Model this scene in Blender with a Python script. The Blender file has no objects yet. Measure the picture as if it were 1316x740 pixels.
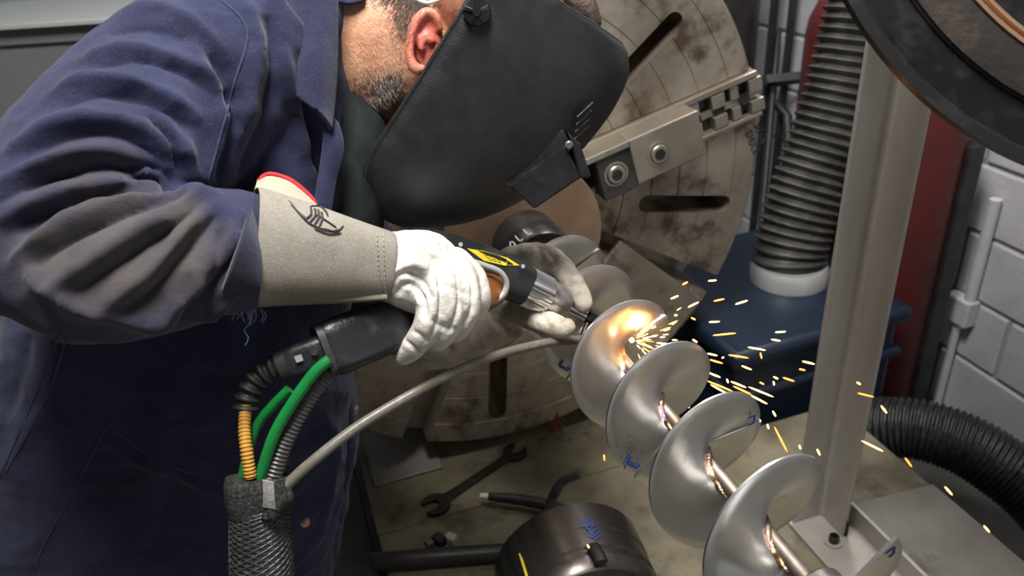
import bpy, bmesh, math, random
import numpy as np
from mathutils import Vector, Matrix, noise as mnoise
from mathutils.bvhtree import BVHTree

scene = bpy.context.scene
col = scene.collection
random.seed(7)
rng = np.random.default_rng(7)

# ------------------------------------------------------------------ camera
# world: Y runs along the lathe spindle (away from the photographer), X right, Z up, floor at z = 0
FPX, CX, CY = 1000.0, 658.0, 370.0
CAMZ = 1.75
_A = np.array([280 - CX, -160 - CY, FPX]); _N = np.array([128.0, 1795.0, FPX])
_Y = _A / np.linalg.norm(_A)
_D = _N - _N.dot(_Y) * _Y; _D /= np.linalg.norm(_D)
_Z = -_D; _X = np.cross(_Y, _Z)
RC = np.array([_X, _Y, _Z])
CAM = np.array([0.0, 0.0, CAMZ])
cam_data = bpy.data.cameras.new('camera')
cam_data.sensor_width = 36.0
cam_data.lens = 36.0 * FPX / 1316.0
cam_data.clip_start = 0.02
cam_data.dof.use_dof = True
cam_data.dof.focus_distance = 1.02
cam_data.dof.aperture_fstop = 4.5
cam = bpy.data.objects.new('camera', cam_data)
col.objects.link(cam)
_m = Matrix.Identity(4)
for i in range(3):
    _m[i][0] = RC[i, 0]; _m[i][1] = -RC[i, 1]; _m[i][2] = -RC[i, 2]; _m[i][3] = CAM[i]
cam.matrix_world = _m
scene.camera = cam

# ------------------------------------------------------------------ world, lamps, exposure
scene.view_settings.view_transform = 'Standard'
scene.view_settings.look = 'None'
scene.view_settings.exposure = 0.0
scene.view_settings.gamma = 1.0
scene.view_settings.use_curve_mapping = False
world = bpy.data.worlds.new('world'); scene.world = world
world.use_nodes = True
world.node_tree.nodes['Background'].inputs['Color'].default_value = (0.80, 0.88, 1.0, 1)
world.node_tree.nodes['Background'].inputs['Strength'].default_value = 0.02

def area_light(name, loc, target, power, sx, sy, color=(1, 1, 1)):
    l = bpy.data.lights.new(name, 'AREA'); l.shape = 'RECTANGLE'; l.size = sx; l.size_y = sy
    l.energy = power; l.color = color
    o = bpy.data.objects.new(name, l); col.objects.link(o); o.location = loc
    o.rotation_euler = (Vector(target) - Vector(loc)).to_track_quat('-Z', 'Y').to_euler()
    return o
area_light('ceiling_lamp', (0.10, 0.60, 3.2), (0.2, 0.75, 0.0), 104, 0.5, 1.0, (1.0, 0.98, 0.95))
area_light('ceiling_lamp', (1.45, 1.95, 3.2), (1.2, 1.1, 0.0), 36, 0.4, 1.2, (1.0, 0.98, 0.95))
area_light('added_highlight_panel', (1.82, -1.75, 1.0), (0.0, -1.2, 1.0), 14, 1.0, 1.6, (0.93, 0.97, 1.0))  # added light panel, no real opening: bright reflections for the auger flights
area_light('added_wall_wash', (0.9, -2.45, 3.0), (0.9, -3.2, 1.2), 25, 2.2, 0.3, (1.0, 0.98, 0.95))  # added lamp brightening wall_front, so the flights reflect a lighter wall

# ------------------------------------------------------------------ helpers
def W(px, py, d):
    """a point of the place from a viewing direction and its distance"""
    return Vector(RC @ (np.array([(px - CX) / FPX, (py - CY) / FPX, 1.0]) * d) + CAM)
def onplane(px, py, axis, val):
    r = RC @ np.array([(px - CX) / FPX, (py - CY) / FPX, 1.0])
    return Vector(r * ((val - CAM[axis]) / r[axis]) + CAM)
def viewdir(p):
    return (Vector(p) - Vector(CAM)).normalized()

def link(o, parent=None):
    col.objects.link(o)
    if parent is not None:
        o.parent = parent
        if parent.type == 'EMPTY':
            o.matrix_parent_inverse = Matrix.Translation(-Vector(parent.location))
    return o
def tag(o, label=None, cat=None, group=None, kind=None):
    if label: o['label'] = label
    if cat: o['category'] = cat
    if group: o['group'] = group
    if kind: o['kind'] = kind
    return o
def thing(name, loc, label, cat, group=None):
    e = bpy.data.objects.new(name, None); e.empty_display_size = 0.05
    e.location = loc; col.objects.link(e)
    return tag(e, label, cat, group)

class MB:
    def __init__(s): s.v = []; s.f = []
    def add(s, v, f):
        b = len(s.v); s.v += [tuple(p) for p in v]; s.f += [tuple(i + b for i in q) for q in f]; return s
    def box(s, c, size, rot=None):
        hx, hy, hz = (k / 2 for k in size); c = Vector(c)
        pts = [Vector((x, y, z)) for x in (-hx, hx) for y in (-hy, hy) for z in (-hz, hz)]
        if rot is not None: pts = [rot @ p for p in pts]
        return s.add([c + p for p in pts], [(0, 1, 3, 2), (4, 6, 7, 5), (0, 4, 5, 1), (2, 3, 7, 6), (0, 2, 6, 4), (1, 5, 7, 3)])
    def hexa(s, a, b):
        """two quads a (4 points) and b (4 points) joined to a solid"""
        return s.add(list(a) + list(b), [(3, 2, 1, 0), (4, 5, 6, 7), (0, 1, 5, 4), (1, 2, 6, 5), (2, 3, 7, 6), (3, 0, 4, 7)])
    def prism(s, pts, off):
        n = len(pts); off = Vector(off)
        return s.add([Vector(p) for p in pts] + [Vector(p) + off for p in pts],
                     [tuple(range(n))[::-1], tuple(range(n, 2 * n))] + [(i, (i + 1) % n, n + (i + 1) % n, n + i) for i in range(n)])
    def tube(s, pts, rad, seg=16, caps=True, power=2.0, up=None):
        """rad: one value, list of values or list of (ra, rb); ra is across the path in view, rb along 'up' (default viewing direction)"""
        pts = [Vector(p) for p in pts]; n = len(pts)
        if not hasattr(rad, '__len__'): rad = [rad] * n
        rad = [(r, r) if not hasattr(r, '__len__') else r for r in rad]
        rings = []
        for i, p in enumerate(pts):
            t = (pts[min(i + 1, n - 1)] - pts[max(i - 1, 0)]).normalized()
            u = Vector(up) if up is not None else viewdir(p)
            a = t.cross(u)
            if a.length < 1e-4: a = t.cross(Vector((0.3, 0.2, 0.9)))
            a.normalize(); b = a.cross(t).normalized()
            ra, rb = rad[i]; ring = []
            for k in range(seg):
                w = 2 * math.pi * k / seg; cw, sw = math.cos(w), math.sin(w)
                e = 2.0 / power
                ring.append(p + a * ra * math.copysign(abs(cw) ** e, cw) + b * rb * math.copysign(abs(sw) ** e, sw))
            rings.append(ring)
        return s.rings(rings, caps)
    def rings(s, rings, caps=True, closed=True):
        seg = len(rings[0]); v = [p for r in rings for p in r]; f = []
        for i in range(len(rings) - 1):
            for k in range(seg if closed else seg - 1):
                k2 = (k + 1) % seg
                f.append((i * seg + k, i * seg + k2, (i + 1) * seg + k2, (i + 1) * seg + k))
        if caps and closed:
            f.append(tuple(range(seg))[::-1]); f.append(tuple((len(rings) - 1) * seg + k for k in range(seg)))
        return s.add(v, f)
    def ball(s, c, r, rot=None, nu=20, nv=12):
        c = Vector(c); r = r if hasattr(r, '__len__') else (r, r, r); rings = []
        for i in range(nv + 1):
            ph = math.pi * (i + 0.02 * (i == 0) - 0.02 * (i == nv)) / nv
            ring = []
            for k in range(nu):
                w = 2 * math.pi * k / nu
                q = Vector((r[0] * math.sin(ph) * math.cos(w), r[1] * math.sin(ph) * math.sin(w), r[2] * math.cos(ph)))
                ring.append(c + (rot @ q if rot is not None else q))
            rings.append(ring)
        return s.rings(rings)
    def lathe(s, prof, c, axis, seg=48, closed=False):
        """prof: list of (radius, distance along axis)"""
        axis = Vector(axis).normalized(); a = axis.orthogonal().normalized(); b = axis.cross(a); c = Vector(c)
        rings = [[c + axis * h + (a * math.cos(2 * math.pi * k / seg) + b * math.sin(2 * math.pi * k / seg)) * max(r, 1e-4) for k in range(seg)] for r, h in prof]
        if closed: rings.append(rings[0])
        return s.rings(rings, caps=not closed)
    def capsules(s, chain, seg=14):
        """a chain of (point, radius): a round-ended tapering limb"""
        pts = [Vector(p) for p, _ in chain]
        s.tube(catmull(pts, 5), lin([r for _, r in chain], 5), seg)
        for p, r in (chain[0], chain[-1]): s.ball(p, r * 0.99, nu=seg, nv=8)
        return s
    def build(s, name, mat, parent=None, smooth=True, bevel=0, bseg=2, subsurf=0, solid=0, auto=None, weld=False):
        me = bpy.data.meshes.new(name)
        me.from_pydata([tuple(p) for p in s.v], [], s.f); me.update()
        bm = bmesh.new(); bm.from_mesh(me)
        if weld: bmesh.ops.remove_doubles(bm, verts=bm.verts, dist=1e-5)
        bmesh.ops.recalc_face_normals(bm, faces=bm.faces); bm.to_mesh(me); bm.free()
        if mat is not None: me.materials.append(mat)
        o = bpy.data.objects.new(name, me)
        link(o, parent)
        if smooth: smooth_mesh(me, auto)
        if solid:
            m = o.modifiers.new('solid', 'SOLIDIFY'); m.thickness = solid; m.offset = 0
        if bevel:
            m = o.modifiers.new('bevel', 'BEVEL'); m.width = bevel; m.segments = bseg; m.limit_method = 'ANGLE'; m.angle_limit = math.radians(35); m.harden_normals = False
        if subsurf:
            m = o.modifiers.new('sub', 'SUBSURF'); m.levels = subsurf; m.render_levels = subsurf
        return o
def smooth_mesh(me, auto=None):
    me.polygons.foreach_set('use_smooth', [True] * len(me.polygons))
    me.set_sharp_from_angle(angle=math.radians(auto if auto else 42))
def catmull(pts, n=8):
    pts = [Vector(p) for p in pts]; out = []
    for i in range(len(pts) - 1):
        p0 = pts[max(i - 1, 0)]; p1 = pts[i]; p2 = pts[i + 1]; p3 = pts[min(i + 2, len(pts) - 1)]
        for k in range(n):
            t = k / n
            out.append(0.5 * ((2 * p1) + (p2 - p0) * t + (2 * p0 - 5 * p1 + 4 * p2 - p3) * t * t + (3 * p1 - p0 - 3 * p2 + p3) * t ** 3))
    out.append(pts[-1]); return out
def lin(vals, n):
    out = []
    for i in range(len(vals) - 1):
        for k in range(n):
            t = k / n; t = t * t * (3 - 2 * t) * 0.5 + t * 0.5
            a, b = vals[i], vals[i + 1]
            out.append(tuple(x + (y - x) * t for x, y in zip(a, b)) if hasattr(a, '__len__') else a + (b - a) * t)
    out.append(vals[-1]); return out
def pathW(pts, n=8): return catmull([W(*p) for p in pts], n)
def remesh(mb, voxel, smooth=4, fac=0.5):
    """one continuous surface grown from overlapping closed pieces"""
    me = bpy.data.meshes.new('tmp'); me.from_pydata([tuple(p) for p in mb.v], [], mb.f)
    bm = bmesh.new(); bm.from_mesh(me); bmesh.ops.recalc_face_normals(bm, faces=bm.faces); bm.to_mesh(me); bm.free()
    o = bpy.data.objects.new('tmp', me); col.objects.link(o)
    m = o.modifiers.new('r', 'REMESH'); m.mode = 'VOXEL'; m.voxel_size = voxel
    if smooth:
        m = o.modifiers.new('s', 'SMOOTH'); m.iterations = smooth; m.factor = fac
    dg = bpy.context.evaluated_depsgraph_get(); dg.update()
    ev = o.evaluated_get(dg); out = bpy.data.meshes.new_from_object(ev)
    bpy.data.objects.remove(o); bpy.data.meshes.remove(me)
    return out
def mesh_np(me):
    n = len(me.vertices); a = np.empty(n * 3); me.vertices.foreach_get('co', a)
    b = np.empty(n * 3); me.vertices.foreach_get('normal', b)
    return a.reshape(-1, 3), b.reshape(-1, 3)
def set_np(me, a):
    me.vertices.foreach_set('co', a.ravel()); me.update()
def add_folds(me, folds):
    """folds: (list of (px,py) along the crease, height, width): the crease is laid on the surface itself and raised or sunk"""
    bm = bmesh.new(); bm.from_mesh(me); bvh = BVHTree.FromBMesh(bm); bm.free()
    co, no = mesh_np(me); disp = np.zeros(len(co))
    o = Vector(CAM)
    for pts, h, wd in folds:
        pp = []
        for q in catmull([Vector((p[0], p[1], 0)) for p in pts], 6):
            hit = bvh.ray_cast(o, (W(q.x, q.y, 1) - o).normalized())[0]
            if hit is not None: pp.append(np.array(hit))
        if len(pp) < 2: continue
        best = np.full(len(co), 9.0); par = np.zeros(len(co))
        for i in range(len(pp) - 1):
            a, b = pp[i], pp[i + 1]; ab = b - a; L = ab.dot(ab)
            if L < 1e-9: continue
            t = np.clip((co - a) @ ab / L, 0, 1)
            dd = np.linalg.norm(co - (a + t[:, None] * ab), axis=1)
            k = dd < best; best[k] = dd[k]; par[k] = (i + t[k]) / (len(pp) - 1)
        env = np.sin(np.pi * np.clip(par, 0.0, 1)) ** 0.5
        disp += h * np.exp(-(best / wd) ** 1.5) * (0.25 + 0.75 * env)
    co = co + no * disp[:, None]
    set_np(me, co)
def mesh_object(name, me, mat, parent, smooth=True):
    me.name = name; me.materials.clear(); me.materials.append(mat)
    o = bpy.data.objects.new(name, me); link(o, parent)
    if smooth: me.polygons.foreach_set('use_smooth', [True] * len(me.polygons))
    return o
def frame(z, x=None):
    """rotation whose local Z is z and local X close to x"""
    z = Vector(z).normalized(); x = Vector(x) if x is not None else z.orthogonal()
    y = z.cross(x).normalized(); x = y.cross(z)
    return Matrix((x, y, z)).transposed()

# ------------------------------------------------------------------ materials
def mat(name, color, rough=0.5, metal=0.0, c2=None, nscale=6.0, ncon=(0.35, 0.65), bump=0.0, bscale=60.0, detail=6.0, rvar=0.0,
        coat=0.0, sheen=0.0, emit=None, estr=0.0, stretch=None, c3=None, c3scale=2.0, c3con=(0.5, 0.7), bump2=0.0, b2scale=300.0, spec=0.5, sss=0.0):
    m = bpy.data.materials.new(name); m.use_nodes = True
    nt = m.node_tree; b = nt.nodes['Principled BSDF']; L = nt.links.new
    b.inputs['Roughness'].default_value = rough; b.inputs['Metallic'].default_value = metal
    b.inputs['Base Color'].default_value = (*color, 1)
    b.inputs['Specular IOR Level'].default_value = spec
    if coat: b.inputs['Coat Weight'].default_value = coat; b.inputs['Coat Roughness'].default_value = 0.15
    if sheen: b.inputs['Sheen Weight'].default_value = sheen; b.inputs['Sheen Roughness'].default_value = 0.5
    if sss: b.inputs['Subsurface Weight'].default_value = sss; b.inputs['Subsurface Radius'].default_value = (0.01, 0.004, 0.002)
    if emit: b.inputs['Emission Color'].default_value = (*emit, 1); b.inputs['Emission Strength'].default_value = estr
    tc = nt.nodes.new('ShaderNodeTexCoord'); vec = tc.outputs['Object']
    if stretch:
        mp = nt.nodes.new('ShaderNodeMapping'); mp.inputs['Scale'].default_value = stretch; L(vec, mp.inputs['Vector']); vec = mp.outputs['Vector']
    def nz(sc, det=detail):
        n = nt.nodes.new('ShaderNodeTexNoise'); n.inputs['Scale'].default_value = sc; n.inputs['Detail'].default_value = det
        n.inputs['Roughness'].default_value = 0.62; L(vec, n.inputs['Vector']); return n.outputs['Fac']
    def ramp(src, lo, hi):
        r = nt.nodes.new('ShaderNodeMapRange'); r.inputs['From Min'].default_value = lo; r.inputs['From Max'].default_value = hi; L(src, r.inputs['Value']); return r.outputs['Result']
    def mix(f, a, bcol):
        x = nt.nodes.new('ShaderNodeMix'); x.data_type = 'RGBA'; L(f, x.inputs['Factor'])
        if hasattr(a, 'node'): L(a, x.inputs['A'])
        else: x.inputs['A'].default_value = (*a, 1)
        x.inputs['B'].default_value = (*bcol, 1); return x.outputs['Result']
    cur = color
    if c2 is not None:
        f = ramp(nz(nscale), *ncon); cur = mix(f, cur, c2)
        if rvar:
            r = nt.nodes.new('ShaderNodeMapRange'); r.inputs['To Min'].default_value = rough; r.inputs['To Max'].default_value = min(1, rough + rvar); L(f, r.inputs['Value']); L(r.outputs['Result'], b.inputs['Roughness'])
    if c3 is not None: cur = mix(ramp(nz(c3scale), *c3con), cur, c3)
    if hasattr(cur, 'node'): L(cur, b.inputs['Base Color'])
    if bump or bump2:
        bp = nt.nodes.new('ShaderNodeBump'); bp.inputs['Strength'].default_value = 1.0; bp.inputs['Distance'].default_value = bump
        L(nz(bscale, 4), bp.inputs['Height']); out = bp
        if bump2:
            bq = nt.nodes.new('ShaderNodeBump'); bq.inputs['Distance'].default_value = bump2; L(nz(b2scale, 3), bq.inputs['Height']); L(bp.outputs['Normal'], bq.inputs['Normal']); out = bq
        L(out.outputs['Normal'], b.inputs['Normal'])
    m['_cur'] = 0
    return m
def patch(m, centre, radius, color, soft=0.5, noise_amt=0.4, nscale=18.0, strength=1.0):
    """a blotch (dirt, blush, stubble) of its own colour around a point of the thing"""
    nt = m.node_tree; L = nt.links.new; b = nt.nodes['Principled BSDF']
    src = b.inputs['Base Color'].links[0].from_socket if b.inputs['Base Color'].links else None
    tc = nt.nodes.new('ShaderNodeTexCoord')
    sub = nt.nodes.new('ShaderNodeVectorMath'); sub.operation = 'DISTANCE'; L(tc.outputs['Object'], sub.inputs[0]); sub.inputs[1].default_value = centre
    n = nt.nodes.new('ShaderNodeTexNoise'); n.inputs['Scale'].default_value = nscale; n.inputs['Detail'].default_value = 6; L(tc.outputs['Object'], n.inputs['Vector'])
    ma = nt.nodes.new('ShaderNodeMath'); ma.operation = 'MULTIPLY_ADD'; L(n.outputs['Fac'], ma.inputs[0]); ma.inputs[1].default_value = radius * noise_amt * 2; L(sub.outputs['Value'], ma.inputs[2])
    r = nt.nodes.new('ShaderNodeMapRange'); r.inputs['From Min'].default_value = radius * (1 + noise_amt); r.inputs['From Max'].default_value = radius * (1 + noise_amt) * (1 - soft)
    r.inputs['To Max'].default_value = strength
    L(ma.outputs['Value'], r.inputs['Value'])
    x = nt.nodes.new('ShaderNodeMix'); x.data_type = 'RGBA'; L(r.outputs['Result'], x.inputs['Factor'])
    if src: L(src, x.inputs['A'])
    else: x.inputs['A'].default_value = b.inputs['Base Color'].default_value
    x.inputs['B'].default_value = (*color, 1); L(x.outputs['Result'], b.inputs['Base Color'])

M = {}
M['navy'] = mat('navy_cotton', (0.026, 0.029, 0.068), 0.92, c2=(0.016, 0.018, 0.045), nscale=14, sheen=0.15, bump=0.0012, bscale=90, bump2=0.0006, b2scale=900, spec=0.15, c3=(0.050, 0.054, 0.095), c3scale=420, c3con=(0.55, 0.75))
M['shirt'] = mat('dark_shirt', (0.005, 0.007, 0.007), 0.9, c2=(0.012, 0.016, 0.015), nscale=30, bump=0.001, bscale=80, spec=0.2)
M['skin'] = mat('skin', (0.50, 0.235, 0.13), 0.48, c2=(0.60, 0.33, 0.20), nscale=40, bump=0.0012, bscale=160, bump2=0.0005, b2scale=500, sss=0.08, c3=(0.42, 0.15, 0.10), c3scale=22, c3con=(0.5, 0.75))
M['hair'] = mat('dark_hair', (0.035, 0.022, 0.016), 0.6, c2=(0.09, 0.06, 0.045), nscale=120, bump=0.002, bscale=300)
M['greyhair'] = mat('grey_hair', (0.62, 0.60, 0.57), 0.5)
M['fairhair'] = mat('fair_hair', (0.62, 0.42, 0.27), 0.5)
M['suede'] = mat('grey_suede', (0.285, 0.265, 0.225), 0.95, c2=(0.17, 0.15, 0.12), nscale=8, bump=0.0005, bscale=500, bump2=0.0003, b2scale=1200, spec=0.15, c3=(0.40, 0.38, 0.34), c3scale=700, c3con=(0.5, 0.75))
M['lining'] = mat('beige_lining', (0.38, 0.34, 0.27), 0.95, c2=(0.36, 0.32, 0.25), nscale=40, bump=0.001, bscale=300, spec=0.15)
M['redbind'] = mat('red_binding', (0.60, 0.015, 0.02), 0.7, c2=(0.36, 0.01, 0.015), nscale=200, bump=0.001, bscale=300)
M['leather'] = mat('white_leather', (0.64, 0.61, 0.56), 0.5, c2=(0.50, 0.465, 0.41), nscale=22, bump=0.0015, bscale=90, bump2=0.0006, b2scale=420, c3=(0.22, 0.19, 0.155), c3scale=26, c3con=(0.58, 0.78), spec=0.4)
M['leather2'] = mat('soiled_leather', (0.58, 0.53, 0.45), 0.7, c2=(0.40, 0.34, 0.27), nscale=22, bump=0.0018, bscale=70, bump2=0.0008, b2scale=420, c3=(0.20, 0.15, 0.11), c3scale=30, c3con=(0.5, 0.75), spec=0.3)
M['helmet'] = mat('black_helmet_shell', (0.013, 0.014, 0.016), 0.31, bump=0.0005, bscale=330, bump2=0.0002, b2scale=800, c2=(0.022, 0.022, 0.023), nscale=30, rvar=0.12, spec=0.5)
M['gloss'] = mat('gloss_black_plastic', (0.012, 0.013, 0.016), 0.14, c2=(0.03, 0.03, 0.033), nscale=30, ncon=(0.5, 0.8), rvar=0.3)
M['black'] = mat('black_plastic', (0.013, 0.014, 0.016), 0.30, c2=(0.035, 0.035, 0.036), nscale=40, ncon=(0.5, 0.75), rvar=0.2, bump=0.0004, bscale=300)
M['blacksteel'] = mat('black_painted_steel', (0.014, 0.014, 0.015), 0.45, c2=(0.03, 0.028, 0.026), nscale=20)
M['bagblack'] = mat('black_shiny_ducting', (0.012, 0.012, 0.013), 0.28, c2=(0.03, 0.03, 0.03), nscale=60, bump=0.003, bscale=70)
M['rubber'] = mat('black_rubber', (0.017, 0.017, 0.017), 0.5, c2=(0.045, 0.043, 0.04), nscale=40, ncon=(0.5, 0.8))
M['hosegrey'] = mat('grey_black_hose', (0.030, 0.029, 0.027), 0.5, c2=(0.10, 0.095, 0.085), nscale=16, ncon=(0.4, 0.75))
M['chrome'] = mat('knurled_steel', (0.62, 0.62, 0.62), 0.2, 1.0)
M['brightsteel'] = mat('bright_steel', (0.62, 0.61, 0.58), 0.30, 1.0, c2=(0.5, 0.48, 0.44), nscale=8, bump=0.0003, bscale=60, stretch=(1, 8, 1))
M['stainless'] = mat('stainless_flight', (0.74, 0.73, 0.70), 0.30, 1.0, c2=(0.64, 0.63, 0.60), nscale=5, rvar=0.08, bump=0.0002, bscale=9, c3=(0.42, 0.39, 0.34), c3scale=30, c3con=(0.68, 0.80))
M['shaftsteel'] = mat('ground_shaft', (0.34, 0.30, 0.26), 0.55, 1.0, c2=(0.20, 0.15, 0.11), nscale=30)
M['weld'] = mat('heat_tinted_weld', (0.55, 0.34, 0.16), 0.35, 1.0, c2=(0.16, 0.11, 0.16), nscale=60, bump=0.0025, bscale=120)
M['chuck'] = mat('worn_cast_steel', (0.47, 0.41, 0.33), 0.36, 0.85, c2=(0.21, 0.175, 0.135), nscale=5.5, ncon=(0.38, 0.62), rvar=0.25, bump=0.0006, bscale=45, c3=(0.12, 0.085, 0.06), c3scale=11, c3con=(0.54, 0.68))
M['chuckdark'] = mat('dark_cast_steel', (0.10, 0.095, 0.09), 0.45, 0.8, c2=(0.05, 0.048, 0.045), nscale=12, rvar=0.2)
M['jaw'] = mat('ground_jaw_steel', (0.44, 0.39, 0.32), 0.34, 0.85, c2=(0.28, 0.24, 0.19), nscale=9, rvar=0.2, bump=0.0003, bscale=80)
M['bore'] = mat('bore_black', (0.01, 0.01, 0.01), 0.6)
M['brownplate'] = mat('brown_steel_disc', (0.33, 0.22, 0.145), 0.5, 0.6, c2=(0.24, 0.155, 0.10), nscale=12, bump=0.0003, bscale=60)
M['blacksteeltube'] = mat('mill_scale_tube', (0.05, 0.052, 0.056), 0.15, 0.75, c2=(0.10, 0.10, 0.105), nscale=14, rvar=0.2)
M['post'] = mat('mill_finish_angle', (0.42, 0.40, 0.365), 0.48, 0.55, c2=(0.31, 0.29, 0.26), nscale=7, rvar=0.15, c3=(0.22, 0.18, 0.15), c3scale=12, c3con=(0.64, 0.76), stretch=(1, 1, 0.35))
M['bed'] = mat('oily_olive_plate', (0.19, 0.165, 0.108), 0.5, 0.0, c2=(0.095, 0.079, 0.048), nscale=7, rvar=0.25, bump=0.0015, bscale=30, c3=(0.06, 0.048, 0.032), c3scale=10, c3con=(0.53, 0.68))
M['sheet'] = mat('grey_steel_sheet', (0.215, 0.20, 0.175), 0.48, 0.3, c2=(0.145, 0.132, 0.115), nscale=5, rvar=0.2, c3=(0.085, 0.07, 0.055), c3scale=9, c3con=(0.6, 0.74), bump=0.0006, bscale=30)
M['greengrey'] = mat('green_grey_paint', (0.075, 0.085, 0.075), 0.6, c2=(0.05, 0.055, 0.048), nscale=9)
M['greypaint'] = mat('grey_enamel', (0.235, 0.245, 0.24), 0.5, c2=(0.205, 0.215, 0.21), nscale=3)
M['palepaint'] = mat('pale_enamel', (0.52, 0.54, 0.52), 0.5)
M['block'] = mat('white_painted_block', (0.50, 0.49, 0.52), 0.75, c2=(0.44, 0.43, 0.46), nscale=10, bump=0.002, bscale=60)
M['mortar'] = mat('white_painted_joint', (0.36, 0.355, 0.375), 0.85)
M['concrete'] = mat('dark_concrete', (0.10, 0.098, 0.09), 0.75, c2=(0.065, 0.062, 0.056), nscale=4, bump=0.002, bscale=30)
M['ceiling'] = mat('white_ceiling', (0.34, 0.34, 0.33), 0.9, c2=(0.30, 0.30, 0.29), nscale=2)
M['bluewall'] = mat('pale_blue_paint', (0.36, 0.42, 0.48), 0.6, c2=(0.32, 0.38, 0.44), nscale=3)
M['blue'] = mat('navy_blue_cabinet', (0.0035, 0.012, 0.029), 0.42, c2=(0.003, 0.009, 0.022), nscale=6)
M['red'] = mat('red_cylinder_paint', (0.105, 0.014, 0.012), 0.45, c2=(0.07, 0.010, 0.010), nscale=8, rvar=0.2)
M['yellow'] = mat('yellow_paint', (0.72, 0.58, 0.02), 0.45, c2=(0.62, 0.48, 0.02), nscale=60)
M['green'] = mat('green_hose', (0.009, 0.19, 0.042), 0.22, c2=(0.007, 0.14, 0.032), nscale=20)
M['orangecable'] = mat('orange_wrapped_cable', (0.55, 0.27, 0.03), 0.6, c2=(0.34, 0.15, 0.02), nscale=90, bump=0.001, bscale=200)
M['conduit'] = mat('grey_conduit', (0.125, 0.125, 0.12), 0.4, 0.3, c2=(0.075, 0.075, 0.07), nscale=40)
M['feed'] = mat('soiled_feed_tube', (0.135, 0.125, 0.105), 0.36, c2=(0.11, 0.08, 0.045), nscale=26, ncon=(0.45, 0.7), rvar=0.2, c3=(0.19, 0.18, 0.16), c3scale=60, c3con=(0.55, 0.7))
M['velcro'] = mat('dark_loop_strap', (0.022, 0.022, 0.021), 0.95, c2=(0.075, 0.075, 0.07), nscale=240, ncon=(0.45, 0.7), bump=0.002, bscale=300, spec=0.1)
M['greystrap'] = mat('grey_strap_end', (0.24, 0.235, 0.22), 0.9, c2=(0.14, 0.135, 0.125), nscale=160, bump=0.001, bscale=250)
M['braid'] = mat('black_braid', (0.02, 0.02, 0.02), 0.5, c2=(0.075, 0.075, 0.072), nscale=200, ncon=(0.5, 0.65))
M['orange'] = mat('amber_grip', (0.21, 0.075, 0.013), 0.35, c2=(0.15, 0.05, 0.01), nscale=20)
M['silver'] = mat('silver_plastic', (0.40, 0.40, 0.39), 0.35, 0.3)
M['copper'] = mat('copper_band', (0.62, 0.40, 0.26), 0.35, 0.8)
M['rustblack'] = mat('black_with_rust', (0.022, 0.018, 0.016), 0.5, c2=(0.085, 0.055, 0.04), nscale=14, ncon=(0.5, 0.75), bump=0.002, bscale=50)
M['hood'] = mat('black_hood_paint', (0.014, 0.014, 0.015), 0.33, c2=(0.04, 0.036, 0.034), nscale=22, ncon=(0.52, 0.75), rvar=0.25, bump=0.0006, bscale=60)
M['bluemark'] = mat('blue_marker', (0.006, 0.035, 0.24), 0.5)
M['whitemark'] = mat('white_marker', (0.75, 0.75, 0.72), 0.6)
M['blackmark'] = mat('black_marker', (0.012, 0.010, 0.010), 0.6)
M['redmark'] = mat('dark_red_mark', (0.10, 0.012, 0.010), 0.6)
M['ring'] = mat('turned_dark_steel', (0.12, 0.105, 0.095), 0.26, 0.8, c2=(0.055, 0.048, 0.043), nscale=9, rvar=0.15, stretch=(4, 0.6, 4))
M['tool'] = mat('black_oxide_tool', (0.05, 0.047, 0.042), 0.35, 0.8, c2=(0.025, 0.022, 0.02), nscale=20, rvar=0.2)
M['thread'] = mat('frayed_thread', (0.16, 0.19, 0.30), 0.9)
M['seam'] = mat('navy_seam', (0.022, 0.027, 0.07), 0.9, c2=(0.04, 0.045, 0.09), nscale=300)
M['sparkhot'] = mat('spark_white_hot', (1, 0.7, 0.3), 0.5, emit=(1.0, 0.58, 0.20), estr=3.6)
M['spark'] = mat('spark_orange', (1, 0.4, 0.1), 0.5, emit=(1.0, 0.33, 0.05), estr=2.2)
M['weldglow'] = mat('weld_pool', (1, 0.8, 0.5), 0.5, emit=(1.0, 0.75, 0.40), estr=12.0)
M['toothsteel'] = mat('serrated_steel', (0.47, 0.43, 0.37), 0.3, 0.9, c2=(0.30, 0.27, 0.22), nscale=14, rvar=0.2)
# ------------------------------------------------------------------ the setting
WX = 1.85
DELTA = 4.93
def slab(name, c, size, m):
    o = MB().box(c, size).build(name, m, smooth=False); return tag(o, kind='structure')
slab('floor', (0.0, 0.5, -0.05), (5.0, 7.4, 0.1), M['concrete'])
tag(bpy.data.objects['floor'], 'dark stained concrete workshop floor', 'floor')
wr = slab('wall_right', (WX + 0.11, 0.5, 1.65), (0.2, 7.4, 3.3), M['mortar'])
tag(wr, 'white painted concrete block wall beside the lathe', 'wall')
blk = MB().box((0, 0, 0), (0.014, 0.388, 0.188))
proto = None
for r in range(16):
    for k in range(10):
        yy = 0.55 + 0.4 * k + (0.2 if r % 2 else 0.0); zz = 0.22 + 0.2 * r
        if yy > 3.8: continue
        if proto is None:
            proto = blk.build('block', M['block'], wr, smooth=False, bevel=0.006); o = proto
        else:
            o = proto.copy(); col.objects.link(o)
        o.parent = wr; o.location = (WX + 0.008 - 0.002 * random.random(), yy, zz)
tag(slab('wall_back', (0, 4.0, 1.65), (5.0, 0.2, 3.3), M['bluewall']), 'pale blue painted back wall', 'wall')
tag(slab('wall_left', (-2.4, 0.5, 1.65), (0.2, 7.4, 3.3), M['concrete']), 'dull painted side wall', 'wall')
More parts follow.
